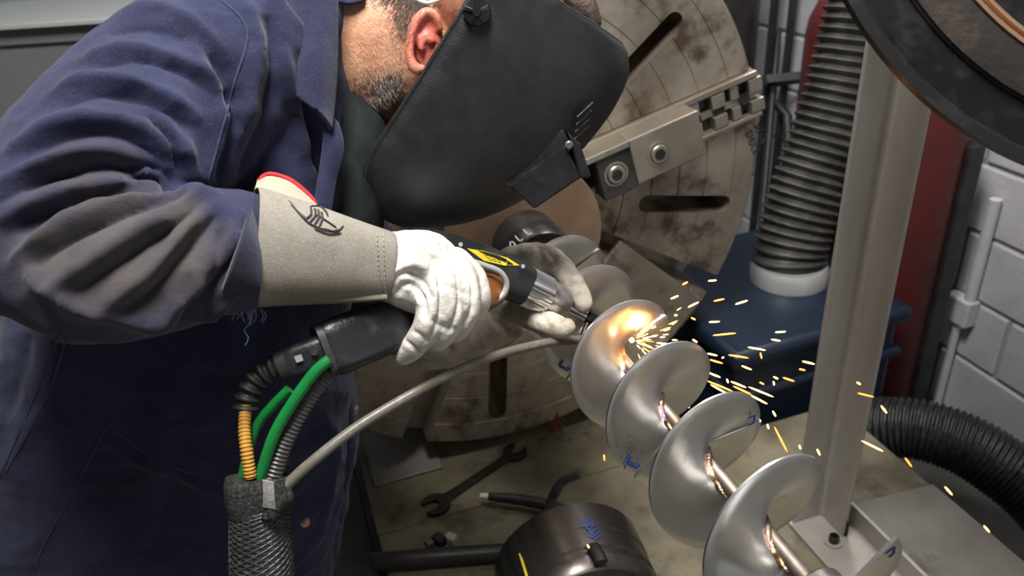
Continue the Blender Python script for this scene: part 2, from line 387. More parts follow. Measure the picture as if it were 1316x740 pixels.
tag(slab('wall_front', (-0.25, -3.3, 1.65), (4.1, 0.2, 3.3), M['block']), 'white painted workshop wall behind the photographer', 'wall')
tag(slab('ceiling', (0, 0.5, 3.35), (5.0, 7.4, 0.1), M['ceiling']), 'white workshop ceiling', 'ceiling')

# ------------------------------------------------------------------ lathe: chuck, headstock, bed
C0 = W(645, 262, 1.68); YC = C0.y
ZT = C0.z - 0.665          # top of the lathe bed
AX = Vector((C0.x - 0.01454, 0, C0.z - 0.00477))   # spindle line of the auger

hs = thing('lathe_headstock', (0.46, 2.1, 0), 'grey lathe headstock with black spindle nose behind the chuck', 'lathe')
b = MB(); b.box((0.46, 2.26, 0.42), (0.70, 0.9, 0.84)); b.build('body', M['greypaint'], hs, bevel=0.03)
b = MB(); b.lathe([(0.30, 0), (0.30, 0.16), (0.22, 0.18), (0.22, 0.3)], (C0.x, YC + 0.162, C0.z), (0, 1, 0), 48); b.build('spindle_nose', M['blacksteel'], hs)
b = MB(); b.box((C0.x, 2.05, C0.z + 0.10), (0.62, 0.30, 1.0)); b.build('gear_housing', M['greypaint'], hs, bevel=0.04)
# black rounded guard standing behind the upper rim of the chuck
gd = thing('motor_guard', (0.95, 2.15, 0), 'black rounded motor guard behind the top rim of the chuck', 'guard')
p = W(925, -30, 2.45)
b = MB(); b.tube([Vector((p.x, p.y, p.z - 0.30)), Vector((p.x, p.y, p.z - 0.02)), Vector((p.x, p.y, p.z + 0.22)), Vector((p.x, p.y, p.z + 0.26))], [(0.13, 0.13), (0.13, 0.13), (0.13, 0.13), (0.10, 0.10)], 28, up=(0, 1, 0)); b.build('drum', M['blacksteel'], gd, bevel=0.01)
b = MB(); b.tube([Vector((p.x - 0.02, p.y + 0.02, 0)), Vector((p.x - 0.02, p.y + 0.02, p.z - 0.28))], 0.09, 24, up=(0, 1, 0)); b.build('pedestal', M['blacksteel'], gd)

# grey cover cabinet at the far left
A_ = W(-120, 42, 2.4); d2 = (A_.z - CAMZ) / (W(215, 20, 1.0).z - CAMZ); B_ = W(215, 20, d2)
dirx = (B_ - A_); dirx.z = 0; dirx.normalize(); nrm = Vector((-dirx.y, dirx.x, 0))
if nrm.y < 0: nrm = -nrm
cb = thing('machine_cabinet', (A_.x, A_.y, 0), 'plain grey machine cabinet with a lidded top behind the welder', 'cabinet')
def vprism(p, q, dep, z0, z1):
    return MB().hexa([Vector((p.x, p.y, z0)), Vector((q.x, q.y, z0)), Vector((q.x, q.y, z0)) + nrm * dep, Vector((p.x, p.y, z0)) + nrm * dep],
                     [Vector((p.x, p.y, z1)), Vector((q.x, q.y, z1)), Vector((q.x, q.y, z1)) + nrm * dep, Vector((p.x, p.y, z1)) + nrm * dep])
vprism(A_ + nrm * 0.05, B_ + nrm * 0.05, 0.45, 0.0, A_.z - 0.012).build('body', M['greypaint'], cb, bevel=0.004)
vprism(A_ + nrm * 0.035, B_ + nrm * 0.035, 0.47, A_.z - 0.065, A_.z - 0.012).build('neck_band', M['greypaint'], cb, bevel=0.004)
vprism(A_, B_, 0.55, A_.z - 0.012, A_.z + 0.004).build('lid', M['palepaint'], cb, bevel=0.003)

# chuck
ck = thing('lathe_chuck', (C0.x, YC + 0.08, C0.z - 0.63), 'large worn steel three jaw lathe chuck with slotted face', 'chuck')
RCK = 0.632
prof = [(0.05, 0.16), (RCK - 0.01, 0.16), (RCK, 0.15), (RCK, 0.006), (RCK - 0.006, 0.0)]
r = 0.595
for gr in (0.575, 0.50, 0.43, 0.36, 0.29, 0.22):
    prof += [(gr + 0.0016, 0.0), (gr, 0.0022), (gr - 0.0016, 0.0)]
prof += [(0.10, 0.0), (0.10, 0.03), (0.05, 0.03)]
b = MB(); b.lathe(prof, C0, (0, 1, 0), 160, closed=True)
def polar(rr, ang, w=0.0):
    t = math.radians(ang + DELTA); return Vector((C0.x + rr * math.cos(t), YC - w, C0.z + rr * math.sin(t)))
def slotcut(r0, r1, ang, hw, w0, w1, rnd=True):
    t = math.radians(ang + DELTA); u = Vector((math.cos(t), 0, math.sin(t))); v = Vector((-math.sin(t), 0, math.cos(t)))
    c = Vector((C0.x, YC - w1, C0.z)); pts = []
    n = 10
    if rnd:
        for k in range(n + 1): a = -math.pi / 2 + math.pi * k / n; pts.append(c + u * (r1 + hw * math.cos(a)) + v * hw * math.sin(a))
        for k in range(n + 1): a = math.pi / 2 + math.pi * k / n; pts.append(c + u * (r0 + hw * math.cos(a)) + v * hw * math.sin(a))
    else: pts = [c + u * r0 - v * hw, c + u * r1 - v * hw, c + u * r1 + v * hw, c + u * r0 + v * hw]
    return MB().prism(pts, (0, w1 - w0, 0))
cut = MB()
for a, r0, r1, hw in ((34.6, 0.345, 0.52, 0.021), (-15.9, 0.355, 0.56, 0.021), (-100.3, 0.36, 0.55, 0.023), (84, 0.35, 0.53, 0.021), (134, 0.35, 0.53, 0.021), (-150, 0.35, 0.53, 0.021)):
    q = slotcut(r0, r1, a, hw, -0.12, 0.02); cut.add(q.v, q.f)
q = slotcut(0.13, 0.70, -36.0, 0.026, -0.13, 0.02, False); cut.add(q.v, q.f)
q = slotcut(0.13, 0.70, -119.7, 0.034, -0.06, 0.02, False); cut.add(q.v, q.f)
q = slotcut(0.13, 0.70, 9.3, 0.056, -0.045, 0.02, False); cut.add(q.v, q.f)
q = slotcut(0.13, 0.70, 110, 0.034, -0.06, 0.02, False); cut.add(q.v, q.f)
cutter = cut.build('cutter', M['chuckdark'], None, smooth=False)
disc = b.build('body', M['chuck'], ck, smooth=False, weld=True)
m = disc.modifiers.new('cut', 'BOOLEAN'); m.object = cutter; m.solver = 'EXACT'; m.operation = 'DIFFERENCE'
dg = bpy.context.evaluated_depsgraph_get(); dg.update()
nm = bpy.data.meshes.new_from_object(disc.evaluated_get(dg)); disc.modifiers.clear(); disc.data = nm; bpy.data.objects.remove(cutter)
smooth_mesh(nm, 25)

def radial_frame(ang):
    t = math.radians(ang + DELTA); return Vector((math.cos(t), 0, math.sin(t))), Vector((-math.sin(t), 0, math.cos(t))), Vector((0, -1, 0))
def rbox(mb, ang, r0, r1, v0, v1, w0, w1):
    u, v, w = radial_frame(ang); c = Vector((C0.x, YC, C0.z))
    P_ = lambda a, bb, d: c + u * a + v * bb + w * d
    return mb.hexa([P_(r0, v0, w0), P_(r1, v0, w0), P_(r1, v1, w0), P_(r0, v1, w0)], [P_(r0, v0, w1), P_(r1, v0, w1), P_(r1, v1, w1), P_(r0, v1, w1)])
def bolt(parent, ang, rr, vv, w, rad):
    u, v, wv = radial_frame(ang); c = Vector((C0.x, YC, C0.z)) + u * rr + v * vv + wv * w
    o = MB().lathe([(rad * 1.35, 0.0), (rad * 1.35, 0.003), (rad * 1.12, 0.003), (rad * 1.1, -0.002), (rad, -0.002), (rad, 0.006), (rad * 0.9, 0.008), (rad * 0.55, 0.008), (rad * 0.5, -0.012)], c - wv * 0.001, wv, 6 * 6).build('bolt', M['jaw'], parent)
    hexp = [c + wv * 0.0075 + (u * math.cos(k * math.pi / 3) + v * math.sin(k * math.pi / 3)) * rad * 0.66 for k in range(6)]
    MB().prism(hexp, wv * 0.0008).build('hex_socket', M['bore'], o, smooth=False)
JA = 9.3
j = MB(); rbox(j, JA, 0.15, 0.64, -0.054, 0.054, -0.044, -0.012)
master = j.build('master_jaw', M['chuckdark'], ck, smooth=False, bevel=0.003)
# ground side rails and serrations with their bolt holes
for v0, v1 in ((0.040, 0.054), (-0.054, -0.044)):
    rbox(MB(), JA, 0.17, 0.635, v0, v1, -0.012, 0.016).build('rail', M['jaw'], master, smooth=False, bevel=0.002)
for i, rr in enumerate((0.465, 0.515, 0.565, 0.610)):
    for v0, v1 in ((0.006, 0.038), (-0.042, -0.012)):
        rbox(MB(), JA, rr, rr + (0.022 if i % 2 == 0 else 0.034), v0, v1, -0.012, 0.010 if i % 2 == 0 else 0.016).build('tooth', M['toothsteel'], master, smooth=False, bevel=0.002)
rbox(MB(), JA, 0.44, 0.63, -0.011, 0.005, -0.012, 0.004).build('key_strip', M['jaw'], master, smooth=False, bevel=0.001)
for rr in (0.475, 0.535, 0.60):
    u, v, wv = radial_frame(JA)
    MB().lathe([(0.0125, 0.0), (0.0125, 0.004), (0.0135, 0.006), (0.001, 0.0045)], Vector((C0.x, YC, C0.z)) + u * rr - v * 0.003 + wv * 0.002, wv, 20).build('bolt_hole', M['bore'], master)
tj = rbox(MB(), JA, 0.285, 0.452, -0.056, 0.050, 0.012, 0.072).build('top_jaw', M['jaw'], ck, smooth=False, bevel=0.003)
bolt(tj, JA, 0.345, -0.006, 0.072, 0.0205)
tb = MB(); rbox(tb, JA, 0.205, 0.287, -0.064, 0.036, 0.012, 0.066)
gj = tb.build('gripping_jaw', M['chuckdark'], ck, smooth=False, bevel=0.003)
bolt(gj, JA, 0.243, -0.012, 0.066, 0.0205)
rbox(MB(), JA, 0.17, 0.285, 0.036, 0.050, 0.012, 0.072).build('ground_edge', M['toothsteel'], gj, smooth=False, bevel=0.002)
for ja in (-110.0, 130.0):
    jj = rbox(MB(), ja, 0.13, 0.27, -0.05, 0.05, 0.001, 0.075).build('top_jaw', M['jaw'], ck, smooth=False, bevel=0.004)
    bolt(jj, ja, 0.21, 0, 0.075, 0.017)
# lower clamp plate standing on the face under the open slot
rbox(MB(), -48, 0.30, 0.612, -0.085, 0.085, 0.0, 0.012).build('face_plate', M['chuck'], ck, smooth=False, bevel=0.003)

# handwritten strokes
STROKES = {
 '3': [[(0, .9), (.3, 1), (.5, .8), (.2, .55)], [(.2, .55), (.5, .4), (.4, .05), (0, .05)]],
 'J': [[(.1, 1), (.6, 1)], [(.4, 1), (.4, .2), (.2, 0), (0, .2)]],
 'A': [[(0, 0), (.25, .8), (.5, 0)], [(.1, .35), (.45, .35)]],
 'W': [[(0, .9), (.12, 0), (.28, .6), (.45, 0), (.6, .9)]],
 'C': [[(.5, .9), (.15, .9), (0, .5), (.12, .1), (.5, .05)]],
 'H': [[(0, 1), (0, 0)], [(.45, 1), (.45, 0)], [(0, .5), (.45, .5)]],
 'U': [[(0, 1), (.05, .1), (.4, .1), (.45, 1)]],
 'K': [[(0, 1), (0, 0)], [(.45, 1), (0, .45), (.5, 0)]],
 'O': [[(.25, 1), (0, .6), (.12, .05), (.4, .1), (.5, .6), (.25, 1)]],
 'L': [[(0, 1), (.05, 0), (.4, .02)]], '1': [[(.1, .8), (.3, 1), (.28, 0)]], 'l': [[(.1, 1), (.12, 0)]]}
def write(text, org, ux, uy, size, m, parent, name='marking', wd=0.0016, gap=0.75, surf=None):
    mb = MB(); x = 0.0; n = Vector(ux).cross(Vector(uy)).normalized()
    for ch in text:
        if ch == ' ': x += 0.5; continue
        for st in STROKES[ch]:
            pts = [Vector(org) + Vector(ux) * (x + p[0]) * size + Vector(uy) * p[1] * size for p in st]
            pts = catmull(pts, 3) if len(pts) > 2 else [pts[0], (pts[0] + pts[1]) / 2, pts[1]]
            if surf: pts = [surf(p) for p in pts]
            mb.tube(pts, [(wd, 0.0006)] * len(pts), 6, up=n)
        x += gap
    return mb.build(name, m, parent)
ul, vl, wl = radial_frame(-2.0)
org = onplane(968, 160, 1, YC)
dwn = (onplane(976, 182, 1, YC) - org).normalized(); rgt = Vector((0, -1, 0)).cross(dwn)   # the writing runs down the rim
upv = Vector((dwn.z, 0, -dwn.x))
if upv.x < 0: upv = -upv
write('3JAW', org + Vector((0, -0.0007, 0)), dwn, upv, 0.021, M['blackmark'], ck)
write('CHUCK', onplane(958, 172, 1, YC) + Vector((0, -0.0007, 0)), dwn, upv, 0.018, M['blackmark'], ck)
sp = onplane(714, 543, 1, YC); pts = []
for k in range(10):
    rr = (0.034 if k % 2 == 0 else 0.013) * (0.85 + 0.3 * random.random()); a = k * math.pi / 5 + 1.4
    pts.append(sp + Vector((math.cos(a) * rr, 0, math.sin(a) * rr)))
MB().prism(pts, (0, -0.0008, 0)).build('painted_star', M['redmark'], ck, smooth=False)

# bed
bed = thing('lathe_bed', (0.5, 0.9, 0), 'oil stained lathe bed table top under the screw conveyor', 'table')
b = MB(); b.box((0.648, 0.67, ZT - 0.02), (1.225, 1.30, 0.04)); b.build('top_plate', M['bed'], bed, smooth=False, bevel=0.003)
b = MB(); b.box((0.3675, 1.531, ZT - 0.02), (0.665, 0.42, 0.04)); b.build('gap_plate', M['bed'], bed, smooth=False, bevel=0.001)
b = MB(); b.box((0.66, 0.67, (ZT - 0.04) / 2), (1.05, 1.2, ZT - 0.04)); b.box((0.37, 1.5, (ZT - 0.04) / 2), (0.56, 0.46, ZT - 0.04)); b.build('base', M['greengrey'], bed, smooth=False, bevel=0.01)
b = MB(); b.box((-0.08, 1.35, ZT - 0.10), (0.20, 0.7, 0.05)); b.build('way', M['greengrey'], bed, smooth=False, bevel=0.004)
b = MB(); b.box((-0.08, 1.35, (ZT - 0.13) / 2), (0.16, 0.66, ZT - 0.13)); b.build('way_support', M['greengrey'], bed, smooth=False, bevel=0.004)
b = MB(); b.box((0.14, 1.60, ZT + 0.005), (0.17, 0.25, 0.008)); tag(b.build('packing_plate', M['sheet'], None, smooth=False, bevel=0.002), 'small grey packing plate on the bed under the chuck', 'plate')

# steel sheet on the right of the bed
q0, q1 = onplane(1088, 652, 2, ZT), onplane(1192, 626, 2, ZT)
zs = ZT + 0.001
pts = [Vector((q0.x + 0.006, q0.y, zs)), Vector((1.262, q1.y, zs)), Vector((1.262, 0.03, zs)), Vector((q0.x + 0.006, 0.03, zs))]
tag(MB().prism(pts, (0, 0, 0.005)).build('steel_sheet', M['sheet'], None, smooth=False, bevel=0.001), 'grey steel sheet lying on the bed right of the post foot', 'sheet')

# angle iron post with its foot
pc = onplane(1053, 661, 2, ZT)
po = thing('angle_iron_post', (pc.x, pc.y, ZT), 'upright mill finish angle iron post bolted to the bed', 'post')
zb = ZT + 0.011; th = 0.008; lg = 0.078
def ell(z): # section: one leg along -X, one along -Y, root at the corner
    x, y = pc.x + 0.004, pc.y
    base = [(-lg, 0), (-lg, -th), (-th - 0.008, -th), (-th - 0.002, -th - 0.002), (-th, -th - 0.008), (-th, -lg), (0, -lg), (0, 0)]
    return [Vector((x + a, y + c, z)) for a, c in base]
MB().rings([ell(zb), ell(zb + 1.2)], True).build('upright', M['post'], po, smooth=False, bevel=0.0015)
x0 = pc.x - 0.082; x1 = pc.x + 0.046
MB().box(((x0 + x1) / 2, pc.y - 0.22, ZT + 0.0055), (x1 - x0, 0.54, 0.009)).build('foot_flange', M['post'], po, smooth=False, bevel=0.001)
MB().box((x1 - 0.004, pc.y - 0.24, ZT + 0.034), (0.008, 0.50, 0.05)).build('foot_web', M['post'], po, smooth=False, bevel=0.001)
bc = onplane(1071, 696, 2, ZT + 0.012)
bo = MB().lathe([(0.019, -0.002), (0.019, 0.002), (0.0115, 0.002)], bc, (0, 0, 1), 28).build('washer', M['post'], po)
MB().lathe([(0.0105, 0.0), (0.0105, 0.017), (0.0095, 0.018), (0.0055, 0.018), (0.005, 0.008), (0.0005, 0.008)], bc, (0, 0, 1), 24).build('cap_screw', M['tool'], bo)
wb = MB()
for k in range(9): wb.ball(Vector((pc.x + 0.004, pc.y - lg - 0.001, ZT + 0.014 + 0.005 * k)), (0.004, 0.004, 0.0036), nu=10, nv=6)
wb.build('weld_bead', M['tool'], po)

# ------------------------------------------------------------------ the screw conveyor on the spindle line
au = thing('screw_conveyor', (AX.x, 0.85, C0.z - 0.10), 'polished stainless steel screw auger held in the lathe chuck', 'auger')
RF, PT, Y0, RS = 0.0931, 0.12, 1.3784, 0.0085
def hel(turn, rr, dy=0.0):
    t = 2 * math.pi * turn + math.radians(DELTA)
    return Vector((AX.x + rr * math.cos(t), Y0 - PT * turn + dy, AX.z + rr * math.sin(t)))
yend = Y0 - PT * 7.93
MB().lathe([(RS, YC - 0.30), (RS, yend), (RS - 0.004, yend - 0.003)], (AX.x, 0, AX.z), (0, 1, 0), 40).build('shaft', M['shaftsteel'], au, auto=60)
MB().lathe([(RS - 0.001, yend), (0.027, yend - 0.001), (0.029, yend - 0.004), (0.029, yend - 0.3), (0.026, yend - 0.304)], (AX.x, 0, AX.z), (0, 1, 0), 48).build('journal', M['brightsteel'], au, auto=60)
TH = 0.0042
def flight(t0, t1, dy, mt):
    n = max(6, int((t1 - t0) * 72)); radii = [RS - 0.002, 0.013, 0.018, 0.025, 0.034, 0.045, 0.058, 0.076, RF - 0.001, RF]
    rings = []
    for i in range(n + 1):
        t = t0 + (t1 - t0) * i / n
        front = [hel(t, r, dy - TH / 2 * (1 if r < RF else 0.6)) for r in radii]
        back = [hel(t, r, dy + TH / 2 * (1 if r < RF else 0.6)) for r in reversed(radii)]
        rings.append(front + back)
    return MB().rings(rings, True).build('flight', mt, au, auto=40)
seams = [1.72, 2.07, 3.62, 4.06, 5.62, 6.01, 7.62, 8.115]
flights = [flight(seams[i] + 0.0012, seams[i + 1] - 0.0012, (0.0016 if i % 2 else -0.0016), M['stainless']) for i in range(len(seams) - 1)]
# root weld along the shaft
for i in range(len(seams) - 1):
    n = int((seams[i + 1] - seams[i]) * 40); pts = [hel(seams[i] + (seams[i + 1] - seams[i]) * k / n, RS + 0.0015, -0.004) for k in range(n + 1)]
    MB().tube(pts, [0.0028 + 0.0016 * random.random() for _ in pts], 7, up=(0, 1, 0)).build('weld_seam', M['weld'], flights[i])
# blue marker strokes by the seams
def mark(turn, rr, flip, parent, dy=-0.0042):
    c = hel(turn, rr, dy); e1 = hel(turn, rr + 0.01, dy) - c; e1.normalize(); e2 = (hel(turn + 0.01, rr, dy) - c).normalized() * flip
    mb = MB(); S = 0.011
    for st in ([(-.5, -.8), (.45, -.55)], [(.45, -.55), (.1, .9)], [(.1, .9), (-.45, .75)]):
        a, bb = (c + e1 * s[0] * S + e2 * s[1] * S for s in st); mb.tube([a, (a + bb) / 2, bb], [(0.0016, 0.0005)] * 3, 6, up=e1.cross(e2))
    mb.build('marker_stroke', M['bluemark'], parent)
mark(3.585, 0.078, 1, flights[1]); mark(5.585, 0.078, 1, flights[3]); mark(6.035, 0.078, -1, flights[5]); mark(8.08, 0.08, -1, flights[6])
# scratches near the seam
for k in range(14):
    t = 5.50 + 0.09 * random.random(); rr = 0.055 + 0.036 * random.random(); c = hel(t, rr, -0.0041); e = (hel(t + 0.004, rr + random.uniform(-0.004, 0.006), -0.0041) - c)
    sc_ = MB().tube([c, c + e * random.uniform(0.5, 1.6), c + e * 2.0], [(0.0003, 0.0001), (0.0006, 0.0002), (0.0002, 0.0001)], 5, up=(0, 1, 0)).build('scratch', M['blackmark'], flights[3])
# black tube and brown disc at the chuck end
yt = YC - 0.19
tube = MB().lathe([(0.067, YC - 0.02), (0.067, yt - 0.10), (0.064, yt - 0.108), (RS, yt - 0.108)], (AX.x, 0, AX.z), (0, 1, 0), 56).build('end_tube', M['blacksteeltube'], au, auto=40)
MB().lathe([(0.06, yt + 0.012), (0.162, yt + 0.012), (0.164, yt + 0.010), (0.164, yt + 0.002), (0.162, yt), (0.06, yt)], (AX.x, 0, AX.z), (0, 1, 0), 72).build('end_disc', M['brownplate'], au, auto=40)
def on_tube(p):
    d = Vector((p.x - AX.x, 0, p.z - AX.z)).normalized() * 0.0676; return Vector((AX.x + d.x, p.y, AX.z + d.z))
# lettering along the tube's shoulder
a0, a1 = math.radians(160), math.radians(96)
mb = MB(); chars = 'HOLL'
for i, ch in enumerate(chars):
    for st in STROKES[ch]:
        pts = []
        for p in catmull([Vector((q[0], q[1], 0)) for q in st], 4):
            f = (i + p.x * 0.95) / len(chars); ang = a0 + (a1 - a0) * f
            pts.append(Vector((AX.x + 0.0674 * math.cos(ang), yt - 0.100 + 0.026 * p.y, AX.z + 0.0674 * math.sin(ang))))
        mb.tube(pts, 0.0014, 6, up=(0, 1, 0))
mb.build('chalk_lettering', M['whitemark'], tube)

# ------------------------------------------------------------------ things lying on the bed
# spanner
e0, e1 = onplane(560, 652, 2, ZT), onplane(662, 584, 2, ZT)
sdir = (e1 - e0); sl = sdir.length; sdir.normalize(); sn = Vector((-sdir.y, sdir.x, 0))
def on_bed(a, b2, h=0.0): return Vector((e0.x, e0.y, ZT)) + sdir * a + sn * b2 + Vector((0, 0, h))
sp_ = thing('open_end_spanner', (e0.x, e0.y, ZT), 'black open ended spanner lying on the bed below the chuck', 'spanner')
def jaw_shape(c, sgn, R_, gap, name):
    pts = []; n = 22; tilt = 0.26
    for k in range(n + 1):
        a = math.radians(35) + math.radians(290) * k / n
        pts.append((R_ * math.cos(a), R_ * math.sin(a) * 0.92))
    inner = [(R_ * 0.80, -gap), (R_ * 0.1, -gap), (-R_ * 0.22, -gap * 0.5), (-R_ * 0.22, gap * 0.5), (R_ * 0.1, gap), (R_ * 0.80, gap)]
    poly = pts + inner
    ct, st = math.cos(tilt), math.sin(tilt)
    P3 = [on_bed(c + sgn * -(x * ct - y * st), (x * st + y * ct), 0.002) for x, y in poly]
    MB().prism(P3, (0, 0, 0.012)).build(name, M['tool'], sp_, smooth=False, bevel=0.002)
jaw_shape(0.0, 1, 0.036, 0.0155, 'jaw')
jaw_shape(sl, -1, 0.032, 0.0135, 'jaw')
hp = [on_bed(a, bb, 0.004) for a, bb in ((0.026, -0.014), (0.06, -0.011), (sl - 0.05, -0.010), (sl - 0.025, -0.013), (sl - 0.025, 0.013), (sl - 0.05, 0.010), (0.06, 0.011), (0.026, 0.014))]
MB().prism(hp, (0, 0, 0.008)).build('shank', M['tool'], sp_, smooth=False, bevel=0.002)
# dark turned steel collar
rc = onplane(722, 650, 2, ZT + 0.284) - Vector((0, 0.07, 0.142)); rax = Vector((-0.10, -1, 0)).normalized()
cl = thing('steel_collar', (rc.x, rc.y, ZT), 'dark turned steel collar with a yellow paint stripe on the bed', 'collar')
RR = 0.142
body = MB().lathe([(0.10, -0.075), (RR - 0.004, -0.075), (RR, -0.071), (RR, -0.012), (RR - 0.002, -0.010), (RR - 0.002, 0.03), (RR - 0.006, 0.034), (RR - 0.006, 0.046), (RR - 0.002, 0.05), (RR - 0.004, 0.07), (RR - 0.010, 0.078), (0.10, 0.078)], rc, rax, 72, closed=True).build('ring', M['ring'], cl, auto=35)
fr = frame(rax, (1, 0, 0))
def on_ring(ang, h, rr): return rc + rax * h + (Vector((1, 0, 0)) * math.cos(ang) + Vector((0, 0, 1)) * math.sin(ang)) * rr
MB().tube([on_ring(2.35, -0.03 + 0.02 * k, RR + 0.0003) for k in range(5)], [(0.0022, 0.0006)] * 5, 6, up=(0, 0, 1)).build('paint_stripe', M['yellow'], cl)
mb = MB()
for k in range(6):
    a = 1.32 + 0.06 * random.random(); h = -0.03 + 0.008 * k
    mb.tube([on_ring(a + 0.10, h, RR + 0.0004), on_ring(a + 0.03, h + 0.012, RR + 0.0004), on_ring(a - 0.06, h + 0.002, RR + 0.0004)], [(0.0014, 0.0004)] * 3, 6, up=(0, 0, 1))
mb.build('marker_scribble', M['bluemark'], cl)
MB().tube([on_ring(1.45, 0.036, RR + 0.002), on_ring(1.44, 0.06, RR + 0.006), on_ring(1.44, 0.078, RR + 0.006)], [(0.012, 0.006)] * 3, 12, up=(0, 0, 1)).build('key', M['tool'], cl)
# cable stub with a bent steel pipe
hz = ZT + 0.028
hd = thing('cable_stub', (W(690, 645, 1.72).x, W(690, 645, 1.72).y, ZT), 'black cable end with a pale tip lying behind the collar', 'cable')
q = [onplane(628, 638, 2, hz), onplane(660, 641, 2, hz), onplane(700, 648, 2, hz), onplane(735, 660, 2, hz)]
MB().tube(catmull(q, 6), lin([0.009, 0.0125, 0.014, 0.014], 6), 14, up=(0, 0, 1)).build('sleeve', M['rubber'], hd)
MB().tube([q[0] + (q[0] - q[1]).normalized() * 0.02, q[0]], [0.006, 0.008], 12, up=(0, 0, 1)).build('tip', M['whitemark'], hd)
bp_ = [Vector((onplane(705, 662, 2, hz).x, onplane(705, 662, 2, hz).y, ZT + 0.012))]
bp = [onplane(698, 672, 2, ZT + 0.008), onplane(703, 660, 2, ZT + 0.03), W(712, 636, 1.645), W(724, 618, 1.63), W(746, 608, 1.615)]
tag(MB().tube(catmull(bp, 6), 0.0105, 14).build('bent_pipe', M['conduit']), 'short bent grey pipe sticking up behind the collar', 'pipe')
# black round bar
b0, b1 = onplane(478, 722, 2, ZT + 0.02), onplane(668, 708, 2, ZT + 0.02)
tag(MB().tube([b0, b0 + (b1 - b0) * 0.02, b0 + (b1 - b0) * 0.5, b1], [0.018, 0.02, 0.02, 0.018], 18, up=(0, 0, 1)).build('round_bar', M['blacksteel']), 'black round bar on the bed left of the collar', 'bar')
for k, (px, py, s) in enumerate(((552, 701, 0.016), (565, 698, 0.022), (580, 696, 0.019))):
    c = onplane(px, py, 2, ZT)
    tag(MB().box((c.x, c.y, ZT + s / 2), (s, s * 1.3, s), Matrix.Rotation(0.3 + 0.2 * k, 3, 'Z')).build('steel_block', [M['bed'], M['tool'], M['lining']][k], None, smooth=False, bevel=0.002),
        ['small olive block behind the round bar, leftmost of three', 'small dark block behind the round bar, middle of three', 'small pale block behind the round bar, rightmost of three'][k], 'block')

# ------------------------------------------------------------------ background machines
def corrugated(path, rad, pitch, depth, seg=28, up=None):
    pts = [Vector(p) for p in path]; L = [0]
    for i in range(1, len(pts)): L.append(L[-1] + (pts[i] - pts[i - 1]).length)
    out, rr = [], []; n = int(L[-1] / pitch * 6); j = 0
    for k in range(n + 1):
        s = L[-1] * k / n
        while j < len(L) - 2 and L[j + 1] < s: j += 1
        t = (s - L[j]) / max(1e-9, L[j + 1] - L[j]); out.append(pts[j].lerp(pts[j + 1], t)); rr.append(rad + depth * math.cos(2 * math.pi * k / 6))
    return MB().tube(out, rr, seg, up=up)
# fume extractor (navy blue) and its grey hose
cp = W(1014, 347, 2.22)
fx = thing('fume_extractor', (cp.x, cp.y, 0), 'dark navy fume extractor cabinet behind the chuck', 'machine')
rot = Matrix.Rotation(0.03, 3, 'Z'); ex = 1.225
def bxr(c, s): return MB().box(Vector(c), s, rot)
bxr((ex, cp.y + 0.02, (cp.z - 0.03) / 2), (0.52, 0.56, cp.z - 0.03)).build('body', M['blue'], fx, smooth=True, bevel=0.03, bseg=4)
bxr((ex, cp.y + 0.02, cp.z - 0.05), (0.56, 0.60, 0.05)).build('top_rim', M['blue'], fx, bevel=0.02, bseg=4)
bxr((ex, cp.y + 0.02, cp.z - 0.17), (0.545, 0.585, 0.03)).build('ledge', M['blue'], fx, bevel=0.012, bseg=3)
MB().lathe([(0.108, -0.03), (0.108, 0.012), (0.100, 0.026), (0.092, 0.026)], cp, (0, 0, 1), 40).build('hose_collar', M['silver'], fx)
hp = [(1130, -70), (1118, -20), (1104, 40), (1085, 110), (1065, 170), (1043, 230), (1026, 280), (1016, 318), (1014, 340)]
hs_ = [W(px, py, 2.22 - 0.0006 * (340 - py)) for px, py in hp]
tag(corrugated(catmull(hs_, 10), 0.096, 0.026, 0.0085).build('extraction_hose', M['hosegrey'], None, auto=80), 'ribbed grey black extraction hose rising from the blue cabinet', 'hose')
# black hose lying on the right
lp = [W(1072, 548, 2.24), W(1128, 548, 2.12), W(1185, 553, 2.05), W(1245, 574, 2.0), W(1300, 610, 1.96), W(1350, 655, 1.92), W(1420, 740, 1.88)]
tag(corrugated(catmull(lp, 12), 0.079, 0.0135, 0.0035, up=(0.2, 0.2, 0.9)).build('ducting_hose', M['bagblack'], None, auto=80), 'thick black ribbed hose curving beside the bed edge', 'hose')
# red gas cylinders
def cylinder(px, py, d, rad, ztop, label):
    c = W(px, py, d); t = thing('gas_cylinder', (c.x, c.y, 0), label, 'gas cylinder', 'gas cylinders by the block wall')
    MB().lathe([(rad - 0.01, 0), (rad, 0.015), (rad, ztop - 0.14), (rad * 0.94, ztop - 0.09), (rad * 0.75, ztop - 0.04), (rad * 0.45, ztop - 0.005), (0.035, ztop)], (c.x, c.y, 0), (0, 0, 1), 40).build('body', M['red'], t)
    MB().lathe([(0.036, ztop - 0.006), (0.036, ztop + 0.05), (0.02, ztop + 0.055), (0.02, ztop + 0.10)], (c.x, c.y, 0), (0, 0, 1), 24).build('neck_ring', M['yellow'], t)
cylinder(1072, 100, 2.52, 0.105, 1.33, 'red gas cylinder with yellow neck behind the extraction hose')
cylinder(1156, 330, 2.24, 0.105, 1.45, 'dark red gas cylinder standing behind the angle iron post')
